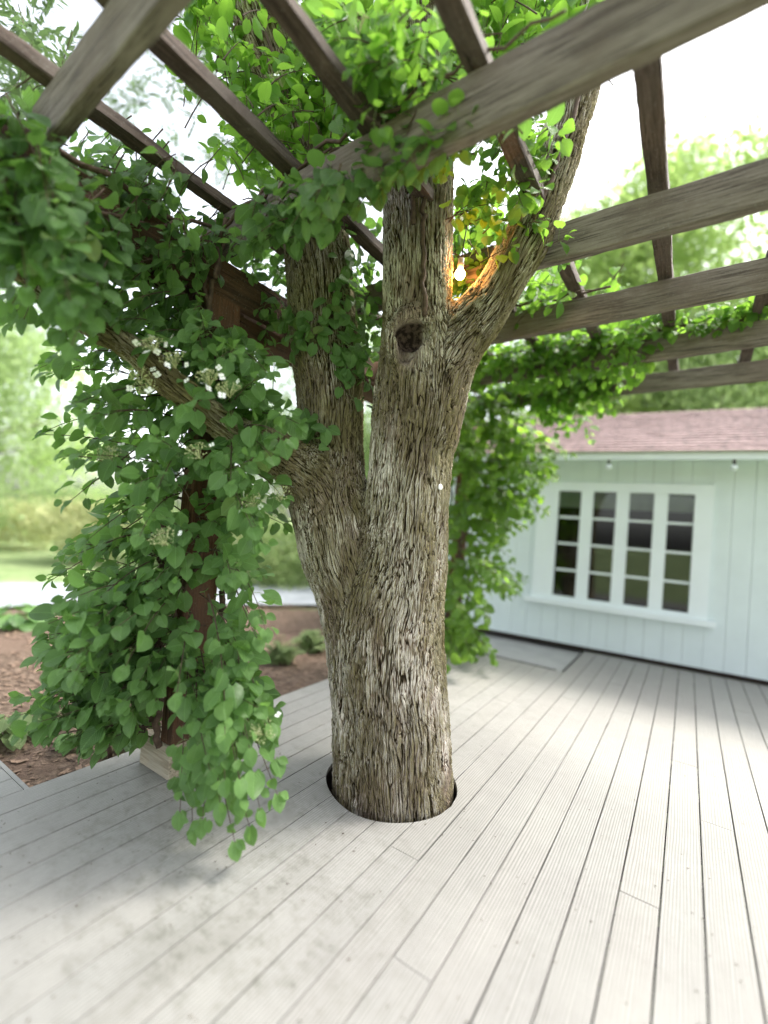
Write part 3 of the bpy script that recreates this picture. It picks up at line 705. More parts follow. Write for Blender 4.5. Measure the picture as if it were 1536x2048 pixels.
class Vine:
    def __init__(s, name, label, cat, loc, mat, group=None):
        s.o = thing(name, label, cat, loc, 0, group); s.loc = np.array(loc, float); s.mat = mat
        s.P, s.D, s.N, s.S, s.T = [], [], [], [], []; s.stem = Geo(); s.pet = Geo(); s.flowers = 0
    def leaf(s, p, d, n, size, ti):
        s.P.append(p); s.D.append(d); s.N.append(n); s.S.append(size); s.T.append(ti)
    def woody(s, pts, r0, r1, n=6, jit=.01, k=6):
        c = catmull(pts, n); c = c + rng.normal(0, jit, c.shape); g = Geo(); g.tube(c - s.loc, list(np.linspace(r0, r1, len(c))), k); g.build('vine_stem', M['stem'], s.o)
    def shoot(s, a, b, size=.085, out=(0, 0, 1.), arch=.12, step=.06, bright=.5, up=.8, pl=.045, thick=.0025, start=.15, spread=.3):
        a = np.asarray(a, float); b = np.asarray(b, float); L = np.linalg.norm(b - a); out = np.asarray(out, float)
        mid = (a + b) / 2 + np.array([0, 0, arch * L]) + rng.normal(0, .06 * L, 3)
        n = max(4, int(L / step)); ts = np.linspace(0, 1, n + 1)
        c = np.array([(1 - t) ** 2 * a + 2 * t * (1 - t) * mid + t * t * b for t in ts])
        s.stem.tube(c - s.loc, list(np.linspace(thick * 1.6, thick * .6, len(c))), 4, False)
        roll = rng.uniform(0, 3.14)
        for i, t in enumerate(ts):
            if t < start: continue
            tg = c[min(i + 1, n)] - c[max(i - 1, 0)]; tg /= np.linalg.norm(tg) + 1e-9
            ref = np.cross(tg, out + [.01, .02, .3]); ref /= np.linalg.norm(ref) + 1e-9; b2 = np.cross(tg, ref)
            ph = roll * .35 + (i % 2) * .9 + rng.normal(0, .25)
            for sg in (-1, 1):
                if rng.random() < .12: continue
                lat = sg * (math.cos(ph) * ref + math.sin(ph) * b2)
                young = t > .88; sz = size * (.5 if young else rng.uniform(.58, 1.25)); plen = pl * rng.uniform(.6, 1.3) * (.6 if young else 1)
                nrm = out * .75 + np.array([0, 0, up]) + rng.normal(0, spread, 3)
                q = c[i] + (lat * .8 + tg * .3 + nrm * .25) * plen
                d = lat * .8 + tg * .45 + out * .25 + np.array([0, 0, -.4]) + rng.normal(0, .22, 3)
                s.leaf(q, d, nrm, sz, np.clip(bright + (.35 if young else 0) + rng.normal(0, .27), 0, 1))
                s.pet.tube(np.array([c[i], (c[i] + q) / 2 + [0, 0, .004], q]) - s.loc, .0013, 3, False)
        tip = c[-1]; s.leaf(tip, (c[-1] - c[-2]) + out * .02 + np.array([0, 0, -.02]), out * .6 + np.array([0, 0, up]) + rng.normal(0, .2, 3), size * .8, min(1, bright + .3))
    def flower(s, p, out, r=.055, white=6):
        p = np.asarray(p, float); out = np.asarray(out, float); out = out / np.linalg.norm(out); F = frame_of(np.cross(out, [.3, .2, .9]), out)
        g = Geo(); c0 = p - out * .05
        for i in range(60):
            a, rr = rng.uniform(0, 6.28), r * math.sqrt(rng.random()); q = p + F @ np.array([math.cos(a) * rr, math.sin(a) * rr, .012 - rr * rr * 5 + rng.normal(0, .003)])
            if i % 3 == 0: g.tube(np.array([c0, (c0 + q) / 2 + out * .006, q]) - s.loc, .0008, 3, False)
            e = rng.uniform(.0022, .0045); w = q - s.loc
            g.add([w + [e, 0, 0], w + [-e, 0, 0], w + [0, e, 0], w + [0, -e, 0], w + [0, 0, e], w + [0, 0, -e]], [(0, 2, 4), (2, 1, 4), (1, 3, 4), (3, 0, 4), (2, 0, 5), (1, 2, 5), (3, 1, 5), (0, 3, 5)])
        h = g.build('flower_head', M['bud'], s.o, False)
        for i in range(white):
            a = 6.28 * i / max(white, 1) + rng.normal(0, .3); rr = r * rng.uniform(1.1, 1.6); q = p + F @ np.array([math.cos(a) * rr, math.sin(a) * rr, rng.uniform(-.012, .01)])
            G2 = Geo(); nn = out + rng.normal(0, .45, 3); FF = frame_of(rng.normal(0, 1, 3), nn); z = rng.uniform(.011, .017)
            for b in range(4):
                t = b * 1.5708 + rng.normal(0, .12); dr = np.array([math.cos(t), math.sin(t), .15]); sd2 = np.array([-math.sin(t), math.cos(t), 0])
                G2.add([q - s.loc + FF @ x_ for x_ in (dr * .001, dr * z * .5 + sd2 * z * .5, dr * z + sd2 * z * .4, dr * z * 1.12, dr * z - sd2 * z * .4, dr * z * .5 - sd2 * z * .5)], [(0, 1, 2, 3, 4, 5)])
            G2.build('floret', M['floret'], h, False)
    def finish(s, nobj=300, tpls=None):
        P = np.array(s.P); D = np.array(s.D); Nn = np.array(s.N); S = np.array(s.S); T = np.array(s.T)
        # keep wood and water out: drop leaves that sit inside a stem of the tree
        keep = np.ones(len(P), bool)
        for i, p in enumerate(P):
            if abs(p[0] + 1.4) < 1.3 and 0 < p[1] < 3:
                q, n_, dd = near(p)
                if dd < .05:
                    if (p - q).dot(n_) < .006: P[i] = q + n_ * .012
        u, v, d = pix(P); inn = (u > 0) & (u < 1536) & (v > 0) & (v < 2048) & (d > .3)
        big = np.where(inn, S / np.maximum(d, .3), 0); order = np.argsort(-big); top = order[:nobj] if nobj else []; top = [i for i in top if big[i] > 0]
        F = frame_of(D, Nn)
        for i in top:
            o = bpy.data.objects.new('leaf', leaf_mesh(s.mat, int(rng.integers(0, 6)), int(min(4, T[i] * 5)))); sc.collection.objects.link(o); o.parent = s.o
            mm = np.eye(4); mm[:3, :3] = F[i] * S[i]; mm[:3, 3] = P[i] - s.loc; o.matrix_basis = Matrix(mm.tolist())
        rest = np.ones(len(P), bool); rest[list(top)] = False
        leaf_mass('leaf_mass', P[rest], D[rest], Nn[rest], S[rest], T[rest], s.mat, tpls or TPL_S, s.o, s.loc)
        if s.stem.v: s.stem.build('shoot_stems', M['stem'], s.o)['kind'] = 'stuff'
        if s.pet.v: s.pet.build('leaf_stalks', M['petiole'], s.o)['kind'] = 'stuff'
def in_poly(poly, u, v):
    c = False; j = len(poly) - 1
    for i in range(len(poly)):
        if (poly[i][1] > v) != (poly[j][1] > v) and u < (poly[j][0] - poly[i][0]) * (v - poly[i][1]) / (poly[j][1] - poly[i][1]) + poly[i][0]: c = not c
        j = i
    return c
def sample(poly, n):
    us = [p[0] for p in poly]; vs = [p[1] for p in poly]; out = []
    while len(out) < n:
        u, v = rng.uniform(min(us), max(us)), rng.uniform(min(vs), max(vs))
        if in_poly(poly, u, v): out.append((u, v))
    return out
U3 = lambda *a: np.array(a, float)
CAMD = U3(.45, -.75, 0)     # from the tree towards the open side of the deck

# 1. the hydrangea on the left post
v1 = Vine('climbing_hydrangea', 'large climbing hydrangea with green heart leaves and white lacecap flowers wrapped round the left post', 'climbing plant', (-2.3, 1.45, 0), M['leaf'], 'climbing hydrangeas')
pc = U3(-2.27, 1.56, 0)
def helix(ph, turns, r, z0=.0, z1=2.75, n=16):
    return [pc + U3(math.cos(ph + turns * 6.28 * t) * r * 1.1, math.sin(ph + turns * 6.28 * t) * r * 1.25, z0 + (z1 - z0) * t) for t in np.linspace(0, 1, n)]
for ph, tn, r0 in ((0, .6, .020), (2, -.5, .016), (4, .8, .012), (5.2, -.3, .018)): v1.woody(helix(ph, tn, .14, .22), r0, r0 * .6)
v1.woody([(-2.16, 1.44, 1.75), (-2.15, 1.45, 2.1), (-2.16, 1.43, 2.4), (-2.15, 1.46, 2.7), (-2.12, 1.47, 2.95)], .016, .012, 8, .006)
for pts in (((-2.85, 1.5, -.14), (-2.8, 1.4, .6), (-2.5, 1.5, 1.3)), ((-2.75, 1.65, -.14), (-2.65, 1.5, .5), (-2.45, 1.5, 1.2))):
    v1.woody(list(pts), .014, .008, 8, .008)
POLY1 = [(590, 1010), (555, 930), (600, 850), (560, 760), (470, 690), (400, 610), (300, 560), (190, 600), (130, 660), (60, 730), (150, 800), (75, 850), (70, 890), (160, 930), (140, 1000), (100, 1060), (115, 1130), (75, 1190), (95, 1260), (50, 1310), (80, 1400), (45, 1470), (140, 1480), (250, 1440), (330, 1480), (520, 1480), (570, 1430), (520, 1350), (540, 1260), (500, 1200), (545, 1120), (595, 1010)]
def tgt_ok(u, v):          # thinner patches where the photograph shows sky or the inner stems
    if 190 < u < 340 and 700 < v < 950: return .22
    if 200 < u < 340 and 1130 < v < 1330: return .35
    if 360 < u < 440 and 850 < v < 1350: return .10
    if 430 < u < 540 and 1150 < v < 1350: return .5
    return 1
for u, v in sample(POLY1, 350) + sample([(200, 1180), (60, 1300), (30, 1470), (130, 1500), (280, 1470), (330, 1400)], 60) + sample([(260, 590), (520, 700), (560, 800), (420, 820), (240, 700)], 30):
    if rng.random() > tgt_ok(u, v): continue
    if 270 < u < 400 and v > 1420: continue
    d = rng.uniform(1.90, 2.65) if v < 1300 else rng.uniform(1.85, 2.4)
    if v > 1350 and u < 250: d = rng.uniform(2.1, 2.5)
    e = at(u, v, d); dist = math.hypot(*(e - pc)[:2])
    o0 = pc + U3(*(rng.normal(0, .07, 2)), 0); frac = rng.uniform(.15, .55)
    o0 = o0 * (1 - frac) + e * frac; o0[2] = np.clip(e[2] + rng.uniform(-.12, .30), .15, 2.9)
    out = (e - pc) * [1, 1, 0]; out = out / (np.linalg.norm(out) + .01) + CAMD * .5
    v1.shoot(o0, e, .082, out, .12, .062, .42, up=.5, start=.1, spread=.5)
# long shoots hanging down to the deck
for u, v, d in ((470, 1685, 1.82), (440, 1610, 1.84), (405, 1640, 1.88), (520, 1620, 1.86), (360, 1625, 1.9), (550, 1520, 1.95), (480, 1560, 1.8), (420, 1540, 1.86), (555, 1590, 1.9), (500, 1500, 1.85), (430, 1500, 1.9), (450, 1470, 1.8), (540, 1450, 1.95), (480, 1600, 1.84), (450, 1560, 1.83), (385, 1655, 1.9), (500, 1655, 1.86)):
    e = at(u, v, d); e[2] = max(e[2], .05); o0 = e * .45 + pc * .55; o0[2] = e[2] + rng.uniform(.28, .5)
    v1.shoot(o0, e, .082, U3(.5, -.75, 0), .10, .06, .5, up=.45, start=.35, spread=.28)
for u, v, d, w_ in ((305, 685, 1.93, 7), (345, 715, 1.93, 6), (415, 750, 1.93, 7), (455, 775, 1.95, 5), (325, 1075, 1.88, 3), (505, 1000, 2.08, 6), (560, 985, 2.15, 4), (275, 745, 2.0, 6), (525, 1460, 1.9, 1), (290, 770, 2.0, 5), (215, 905, 2.05, 3), (395, 900, 2.0, 2)):
    v1.flower(at(u, v, d), U3(.35, -.55, .65), .055, max(w_ - 2, 1))
v1.finish()

# 2. vine in the upper left foreground, on the near end of the header
v2 = Vine('climbing_hydrangea', 'dark dense hydrangea vine hanging from the near end of the left header beam', 'climbing plant', (-2.2, .7, 2.55), M['leaf'], 'climbing hydrangeas')
v2.woody([(-2.25, -.2, 2.85), (-2.18, .3, 2.8), (-2.2, .9, 2.84), (-2.15, 1.4, 2.8)], .014, .012)
v2.woody([(-2.2, -.2, 2.65), (-2.15, .4, 2.72), (-2.18, .9, 2.66), (-2.15, 1.4, 2.9)], .012, .009)
for u, v in sample([(-60, 150), (40, 250), (110, 330), (190, 400), (230, 470), (170, 560), (220, 640), (150, 700), (60, 660), (-60, 640)], 95):
    e = at(u, v, rng.uniform(1.5, 2.15)); o0 = U3(-2.2 + rng.normal(0, .08), np.clip(e[1] + rng.uniform(-.1, .4), -.2, 1.4), 2.75 + rng.normal(0, .08))
    fr = rng.uniform(.1, .5); o0 = o0 * (1 - fr) + e * fr; o0[2] = max(o0[2], e[2] + .05)
    v2.shoot(o0, e, .080, U3(.5, -.4, 0), .1, .065, .12, up=.6, start=.1)
v2.finish()

# 3. vine lying along the first long beam and the header
v3 = Vine('climbing_hydrangea', 'hydrangea vine sprawling along the left half of the nearest long grey beam', 'climbing plant', (-1.6, 1.5, 3.0), M['leaf'], 'climbing hydrangeas')
v3.woody([(-2.3, 1.5, 2.8), (-2.1, 1.56, 3.08), (-1.6, 1.53, 3.1), (-1.1, 1.5, 3.09), (-.6, 1.55, 3.1)], .013, .006)
v3.woody([(-2.12, 1.44, 2.62), (-2.1, 1.44, 2.9), (-1.8, 1.46, 3.0), (-1.4, 1.47, 3.07)], .012, .006)
for u, v in sample([(150, 290), (330, 400), (450, 470), (600, 380), (740, 330), (860, 270), (1010, 190), (1040, 230), (760, 390), (650, 470), (470, 500), (400, 560), (260, 580), (180, 500)], 150):
    # lands on the beam: intersect with Y of the beam face or the header face
    d = rng.uniform(2.0, 2.5) if u < 560 else rng.uniform(1.75, 2.05)
    e = at(u, v, d); o0 = e + U3(rng.uniform(-.3, .3), rng.uniform(0, .15), rng.uniform(.05, .25))
    v3.shoot(o0, e, .075, U3(.3, -.6, 0), .2, .065, .25, up=.7, start=.1)
# loose pale foreground sprays above the beam
for u, v in sample([(610, 40), (760, 30), (880, 70), (900, 160), (960, 200), (860, 260), (740, 280), (690, 200)], 48):
    e = at(u, v, rng.uniform(1.9, 2.1)); e[2] = max(e[2], 3.1); o0 = e + U3(rng.uniform(-.25, .25), rng.uniform(.0, .25), rng.uniform(-.15, .02))
    v3.shoot(o0, e, .085, U3(.2, -.5, 0), .2, .06, .7, up=.8, start=.1)
v3.flower(at(715, 40, 1.85), U3(.1, -.4, .8), .05, 2)
v3.finish()

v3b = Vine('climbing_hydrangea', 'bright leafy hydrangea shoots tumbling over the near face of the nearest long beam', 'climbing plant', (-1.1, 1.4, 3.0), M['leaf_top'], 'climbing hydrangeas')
v3b.woody([(-1.75, 1.50, 3.09), (-1.3, 1.46, 3.10), (-.8, 1.43, 3.09), (-.4, 1.43, 3.10)], .010, .005)
for u, v in sample([(640, 60), (760, 30), (890, 60), (950, 150), (1040, 185), (1010, 260), (900, 310), (780, 330), (720, 290), (660, 180)], 44):
    e = at(u, v, rng.uniform(1.62, 1.90)); o0 = e + U3(rng.uniform(-.22, .22), rng.uniform(.0, .12), rng.uniform(.0, .18))
    v3b.shoot(o0, e, .064, U3(.2, -.6, 0), .15, .058, .35 + .4 * (v < 190), up=.7, start=.05, spread=.4)
v3b.finish()

# 4. bright curtain climbing the stems above the pergola
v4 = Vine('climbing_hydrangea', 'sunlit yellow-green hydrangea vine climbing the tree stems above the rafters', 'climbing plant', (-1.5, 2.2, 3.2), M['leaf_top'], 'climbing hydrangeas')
for C, i0, i1, dx in ((CH[1], 55, 84, .05), (CH[0], 70, 104, -.04), (CH[0], 60, 100, .1), (CH[2], 30, 66, .0)):
    pts = []
    for k in range(i0, min(i1, len(C)), 5):
        q = near(C[k][:3] + U3(.3, -.5, 0) * .6 + U3(dx, 0, 0)); pts.append(q[0] + q[1] * .012)
    if len(pts) > 2: v4.woody(pts, .013, .008, 5, .005)
for u, v in sample([(380, -60), (560, -60), (640, -60), (760, -60), (820, 60), (760, 180), (760, 300), (700, 330), (560, 380), (430, 330), (450, 230), (400, 120)], 270):
    e = at(u, v, rng.uniform(2.35, 3.1)); o0 = e + rng.normal(0, .17, 3) + U3(0, .1, -.1)
    v4.shoot(o0, e, .078, U3(.2, -.35, 0), .15, .062, .5, up=.8, start=.05, spread=.4)
for u, v in sample([(760, -60), (1240, -60), (1200, 60), (1080, 110), (960, 190), (900, 150), (820, 60)], 150):
    e = at(u, v, rng.uniform(2.2, 3.0)); o0 = e + rng.normal(0, .17, 3) + U3(0, .1, -.1)
    v4.shoot(o0, e, .085, U3(.2, -.35, 0), .15, .065, .7, up=.8, start=.05, spread=.4)
for u, v in sample([(940, 290), (1060, 240), (1120, 330), (1080, 420), (960, 420), (900, 350), (800, 370), (900, 320)], 24):
    e = at(u, v, rng.uniform(2.05, 2.3)); o0 = e + U3(rng.uniform(-.1, .1), .08, rng.uniform(.1, .25))
    v4.shoot(o0, e, .070, U3(.3, -.5, 0), .1, .06, .6, up=.5, start=.1)
for u, v in sample([(905, 380), (990, 400), (1020, 470), (960, 560), (905, 640), (895, 560)], 40):
    e = at(u, v, rng.uniform(2.75, 3.3)); o0 = e + rng.normal(0, .15, 3)
    v4.shoot(o0, e, .072, U3(.2, -.4, 0), .15, .06, .55, up=.7, start=.05)
for u, v in sample([(900, 360), (1000, 420), (1090, 430), (1160, 500), (1060, 520), (960, 470)], 10):
    e = at(u, v, rng.uniform(2.15, 2.3)); o0 = e + U3(-.18, .05, rng.uniform(-.03, .05))
    v4.shoot(o0, e, .062, U3(.2, -.6, .2), .15, .06, .55, up=.5, start=.1)
for u, v in sample([(900, 490), (960, 480), (1010, 500), (985, 570), (930, 650), (900, 640)], 20):
    e = at(u, v, rng.uniform(2.56, 2.66)); o0 = e + rng.normal(0, .09, 3)
    v4.shoot(o0, e, .055, U3(.2, -.4, 0), .15, .05, .6, up=.6, start=.05)
v4.flower(at(560, 150, 2.4), U3(.2, -.6, .6), .05, 3); v4.flower(at(560, 265, 2.4), U3(.2, -.6, .6), .05, 2)
v4.finish()

# 5. vine climbing the shaded left stem
v5 = Vine('climbing_hydrangea', 'small dark hydrangea vine pressed against the shaded left stem of the tree', 'climbing plant', (-1.9, 2.0, 2.2), M['leaf'], 'climbing hydrangeas')
for path in ([(700, 800), (672, 740), (690, 690), (665, 640), (680, 580), (690, 520), (650, 450), (660, 400)], [(715, 760), (700, 700), (705, 640), (690, 560), (700, 480)], [(610, 700), (618, 660), (600, 640), (640, 690)], [(640, 860), (615, 850), (630, 890)]):
    pts = []
    for u, v in path:
        h_ = hit(u, v)
        if h_ is not None and abs(h_[0] @ FW - 2.6) < .5: pts.append(h_[0] + h_[1] * .012)
    if len(pts) < 3: continue
    v5.woody(pts, .005, .003, 5, .003, 4)
    for q in catmull(pts, 6):
        for _ in range(2):
            nq = near(q); n_ = nq[1]; p = q + rng.normal(0, .045, 3); q2 = near(p); p = q2[0] + q2[1] * rng.uniform(.04, .09)
            v5.leaf(p, rng.normal(0, .5, 3) + U3(0, 0, -.6) + q2[1] * .3, q2[1] + U3(0, 0, .45) + rng.normal(0, .2, 3), rng.uniform(.05, .082), rng.uniform(.3, .8))
            v5.pet.tube(np.array([q, p]) - v5.loc, .0012, 3, False)
for u, v in sample([(700, 440), (765, 440), (760, 620), (755, 760), (720, 740), (715, 600)], 22):
    e = at(u, v, rng.uniform(2.8, 3.2)); o0 = e + rng.normal(0, .13, 3); v5.shoot(o0, e, .07, U3(.2, -.5, 0), .1, .06, .5, up=.5)
for u, v in sample([(460, 520), (570, 560), (590, 700), (560, 740), (500, 680), (470, 600)], 16):
    e = at(u, v, rng.uniform(2.6, 3.1)); o0 = e + rng.normal(0, .13, 3); v5.shoot(o0, e, .07, U3(.2, -.5, 0), .1, .06, .35, up=.5)
for u, v in sample([(430, 440), (590, 450), (590, 570), (470, 540)], 18):
    e = at(u, v, rng.uniform(2.8, 3.3)); o0 = e + rng.normal(0, .13, 3); v5.shoot(o0, e, .07, U3(.2, -.5, 0), .1, .06, .4, up=.6)
v5.finish()

# 6. vine on the far beams at the right
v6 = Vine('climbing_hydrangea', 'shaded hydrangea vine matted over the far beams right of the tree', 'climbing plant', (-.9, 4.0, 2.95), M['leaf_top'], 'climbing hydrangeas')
for pts in ([(-2.2, 4.0, 2.95), (-1.6, 4.02, 3.06), (-.9, 4.06, 3.08), (-.3, 4.03, 3.07), (.3, 4.05, 3.07)], [(-2.1, 4.9, 2.9), (-1.5, 4.86, 3.05), (-.8, 4.88, 3.06)], [(-2.2, 3.2, 2.9), (-1.6, 3.2, 3.06), (-1, 3.2, 3.07), (-.5, 3.18, 3.06)]):
    v6.woody(pts, .012, .007)
for x0, x1, y, n_, dz0, dz1 in ((-2.1, -.35, 4.0, 120, -.38, .10), (-2.1, -.6, 4.8, 110, -.45, .08), (-1.9, -.8, 3.15, 40, -.16, .08), (-.35, .4, 4.02, 44, -.08, .12), (-2.1, -.4, 4.45, 60, -.02, .12), (-2.1, -.7, 3.6, 60, 0, .12)):
    for _ in range(n_):
        e = U3(rng.uniform(x0, x1), y - rng.uniform(-.12, .22), 3.06 + rng.uniform(dz0, dz1)); o0 = U3(e[0] + rng.normal(0, .18), y + .02, 3.06)
        v6.shoot(o0, e, .075, U3(.1, -.6, 0), .25, .07, .35, up=.7, start=.15)
for u, v in sample([(1085, 560), (1180, 530), (1250, 560), (1240, 610), (1150, 640), (1060, 640)], 17):
    e = at(u, v, rng.uniform(3.2, 3.9)); e[2] = max(e[2], 2.9); o0 = e + rng.normal(0, .15, 3); v6.shoot(o0, e, .075, U3(.2, -.5, 0), .1, .065, .9, up=.7)
for u, v in sample([(1100, 830), (1180, 840), (1190, 900), (1120, 900)], 7):
    e = at(u, v, rng.uniform(4.3, 4.8)); o0 = U3(e[0] - .3, 4.9, 2.95); v6.shoot(o0, e, .08, U3(.3, -.5, 0), .1, .065, .95, up=.7)
v6.finish(250)
# a single sprig lying on the third beam
v7 = Vine('vine_sprig', 'single small vine sprig with pale leaves lying on the third beam at right', 'vine sprig', (-.1, 3.1, 3.03), M['leaf'])
v7.shoot(at(1310, 588, 3.02), at(1408, 566, 2.98), .05, U3(0, -.8, .2), .1, .05, .8, up=.4, start=.05); v7.finish(40)
v8 = Vine('vine_sprig', 'little cluster of vine leaves hanging over the second beam beside the right stem', 'vine sprig', (-.55, 2.35, 2.95), M['leaf'])
for u, v in ((1110, 500), (1150, 490), (1165, 510), (1130, 520)): v8.shoot(at(u - 40, v - 10, 2.52), at(u, v, 2.47), .055, U3(0, -.8, .2), .1, .045, .6, up=.4, start=.05)
v8.finish(60)

# 9. leafy column on the far post
v9 = Vine('climbing_vine', 'tall leafy vine smothering the far left post beside the house', 'climbing plant', (-2.25, 5.0, 0), M['leaf_maple'])
for ph in (0, 2, 4): v9.woody([U3(-2.25, 5.03, 0) + U3(math.cos(ph + t) * .15, math.sin(ph + t) * .15, t) for t in np.linspace(0, 2.7, 8)], .02, .012)
for u, v in sample([(880, 830), (1010, 820), (1100, 850), (1165, 920), (1110, 950), (1090, 1030), (1040, 1060), (1065, 1130), (1030, 1190), (970, 1230), (1000, 1310), (960, 1345), (880, 1350)], 250):
    if 900 < u < 1060 and 1060 < v < 1240 and rng.random() < .5: continue
    e = at(u, v, rng.uniform(4.3, 5.6)); e[2] = max(e[2], .05); pcx = U3(-2.25, 5.0, 0); o0 = pcx * .6 + e * .4; o0[2] = e[2] + rng.uniform(0, .3)
    out = (e - pcx) * [1, 1, 0]; out = out / (np.linalg.norm(out) + .05)
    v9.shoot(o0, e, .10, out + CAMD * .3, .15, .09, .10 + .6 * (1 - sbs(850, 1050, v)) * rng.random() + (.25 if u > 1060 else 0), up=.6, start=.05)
v9.finish(250)

# ------------------------------------------------------------------ the tree's own crown, high above
def crown_sprays():
    P, D, Nn, S, T = [], [], [], [], []; g = Geo()
    spots = [(p, rng.uniform(4.2, 6.5)) for p in sample([(160, -300), (620, -300), (600, 60), (560, 300), (420, 400), (300, 420), (230, 300), (200, 180)], 34)]
    spots += [(p, rng.uniform(2.9, 3.6)) for p in sample([(-80, 60), (110, 90), (120, 180), (60, 330), (-60, 260)], 9)]
    spots += [(p, rng.uniform(4, 6)) for p in sample([(620, -350), (1250, -350), (1250, 60), (900, 150), (620, 150)], 60)]
    for (u, v), d in spots:
        c = at(u, v, d); root = c + U3(rng.uniform(-.3, .5), rng.uniform(-.1, .4), rng.uniform(.25, .6))
        n_ = 7; pts = catmull([root, (root + c) / 2 + rng.normal(0, .05, 3), c, c + U3(rng.normal(0, .15), rng.normal(0, .15), -.25)], 4); g.tube(pts - TL, .004, 3, False)
        for q in pts[2:]:
            for _ in range(2):
                rd = rng.normal(0, 1, 3); rd[2] -= .4; rd /= np.linalg.norm(rd)
                for k in range(4):
                    for sg in (-1, 1):
                        b = q + rd * (.05 + .045 * k); sd = np.cross(rd, [0, 0, 1.]) * sg
                        P.append(b); D.append(sd + rd * .7); Nn.append(U3(0, 0, 1) + rng.normal(0, .35, 3)); S.append(rng.uniform(.055, .09)); T.append(rng.random())
    leaf_mass('crown', P, D, Nn, S, T, M['leaf_grey'], TPL_N, tree, TL)
    for a, b, r in ((CH[1][-1][:3], at(300, -250, 4.6), .05), (CH[0][-1][:3], at(800, -500, 4.2), .06), (CH[2][-1][:3], at(1300, -500, 4.2), .05)):
        pts = catmull([a, (a + b) / 2 + U3(0, 0, .15), b], 6); G2 = Geo(); G2.tube(pts - TL, list(np.linspace(r, r * .4, len(pts))), 8); G2.build('branch', M['trunk_far'], tree)
    g.build('twigs', M['twig'], tree)['kind'] = 'stuff'
crown_sprays()

# ------------------------------------------------------------------ background trees and shrubs
def far_tree(name, label, cat, base, h, crad, mat, nleaf, ls, clumps=40, trunk=.12, group=None, low=.15):
    base = np.array(base, float); t = thing(name, label, cat, tuple(base), 0, group)
    cz = h * (1 + low) / 2; rz = h * (1 - low) / 2
    cs = []
    while len(cs) < clumps:
        q = rng.uniform(-1, 1, 3); r_ = np.linalg.norm(q)
        if .35 < r_ < 1: cs.append(q * [crad, crad, rz] * rng.uniform(.8, 1.1) + [0, 0, cz])
    cs = np.array(cs); k = rng.integers(0, clumps, nleaf); sg = crad * .20
    P = cs[k] + rng.normal(0, 1, (nleaf, 3)) * [sg, sg, sg * .75]
    P[:, 2] = np.maximum(P[:, 2], .05)
    D = rng.normal(0, 1, (nleaf, 3)) + [0, 0, -.5]; Nn = rng.normal(0, .6, (nleaf, 3)) + [0, 0, 1]
    T = np.clip(rng.normal(.5, .22, nleaf) + (rng.random(clumps)[k] - .5) * .6, 0, 1)
    leaf_mass('crown', P, D, Nn, rng.uniform(.7, 1.3, nleaf) * ls, T, mat, TPL_Q, t, np.zeros(3))
    if trunk:
        g = Geo(); g.tube([(0, 0, -.3), (.05, 0, h * .3), (-.05, .05, h * .65)], [trunk, trunk * .75, trunk * .35], 8); g.build('trunk', M['trunk_far'], t)
        g = Geo()
        for c in cs[:10]:
            z = min(c[2] * .7, h * .6); g.tube([(0, 0, z), (c[0] * .5, c[1] * .5, (z + c[2]) / 2 + .1), tuple(c)], [trunk * .4, trunk * .25, trunk * .1], 5, False)
        g.build('limb', M['trunk_far'], t)
TPL_Q = [(np.array([(0, 0, 0), (.38, .5, .06), (0, 1, -.1), (-.38, .5, .06)]), np.array([(.5, 0), (.8, .5), (.5, 1), (.2, .5)]), np.array([(0, 1, 2, 3)]))]
def gb(u, d, z=-.15):
    p = at(u, 1000, d); return (p[0], p[1], z)
G1 = 'trees beyond the pergola'
far_tree('feathery_tree', 'tall pale feathery tree standing beyond the house at right', 'tree', gb(1380, 15), 16.5, 3.4, M['leaf_pale'], 34000, .16, 95, .16, G1, .12)
far_tree('broad_tree', 'pale green tree seen just right of the slanting right stem', 'tree', gb(1190, 14), 13.0, 2.4, M['leaf_pale'], 22000, .16, 70, .16, G1, .12)
far_tree('broad_tree', 'pale tree at the right edge rising over the roof', 'tree', gb(1560, 14.5), 11.5, 2.8, M['leaf_pale'], 20000, .16, 60, .16, G1, .12)
far_tree('broad_tree', 'broad light green tree behind the right end of the house roof', 'tree', gb(1640, 16), 12.0, 3.6, M['leaf_far'], 12000, .17, 50, .18, G1, .15)
far_tree('broad_tree', 'light green tree behind the left end of the house, right of the trunk', 'tree', gb(1130, 17), 13.0, 3.2, M['leaf_pale'], 20000, .17, 60, .16, G1, .1)
far_tree('broad_tree', 'bright green bushy tree just behind the middle of the roof', 'tree', gb(1400, 12.5), 8.6, 2.9, M['leaf_far'], 12000, .13, 45, .14, G1, .1)
far_tree('broad_tree', 'green tree showing between the left post and the tree stems', 'tree', gb(640, 15), 8.5, 2.8, M['leaf_far'], 10000, .16, 40, .14, G1, .15)
far_tree('broad_tree', 'green tree seen low behind the forked trunk', 'tree', gb(830, 19), 8, 3.2, M['leaf_far'], 9000, .18, 36, .14, G1, .1)
far_tree('broad_tree', 'large soft green tree at the far left edge', 'tree', gb(-120, 13), 8.5, 2.7, M['leaf_far'], 12000, .15, 45, .16, G1, .12)
far_tree('broad_tree', 'small light green tree beyond the lawn at left', 'tree', gb(60, 20), 9.0, 3.0, M['leaf_pale'], 8000, .16, 36, .12, G1, .1)
G3 = 'shrubs beyond the garden path'
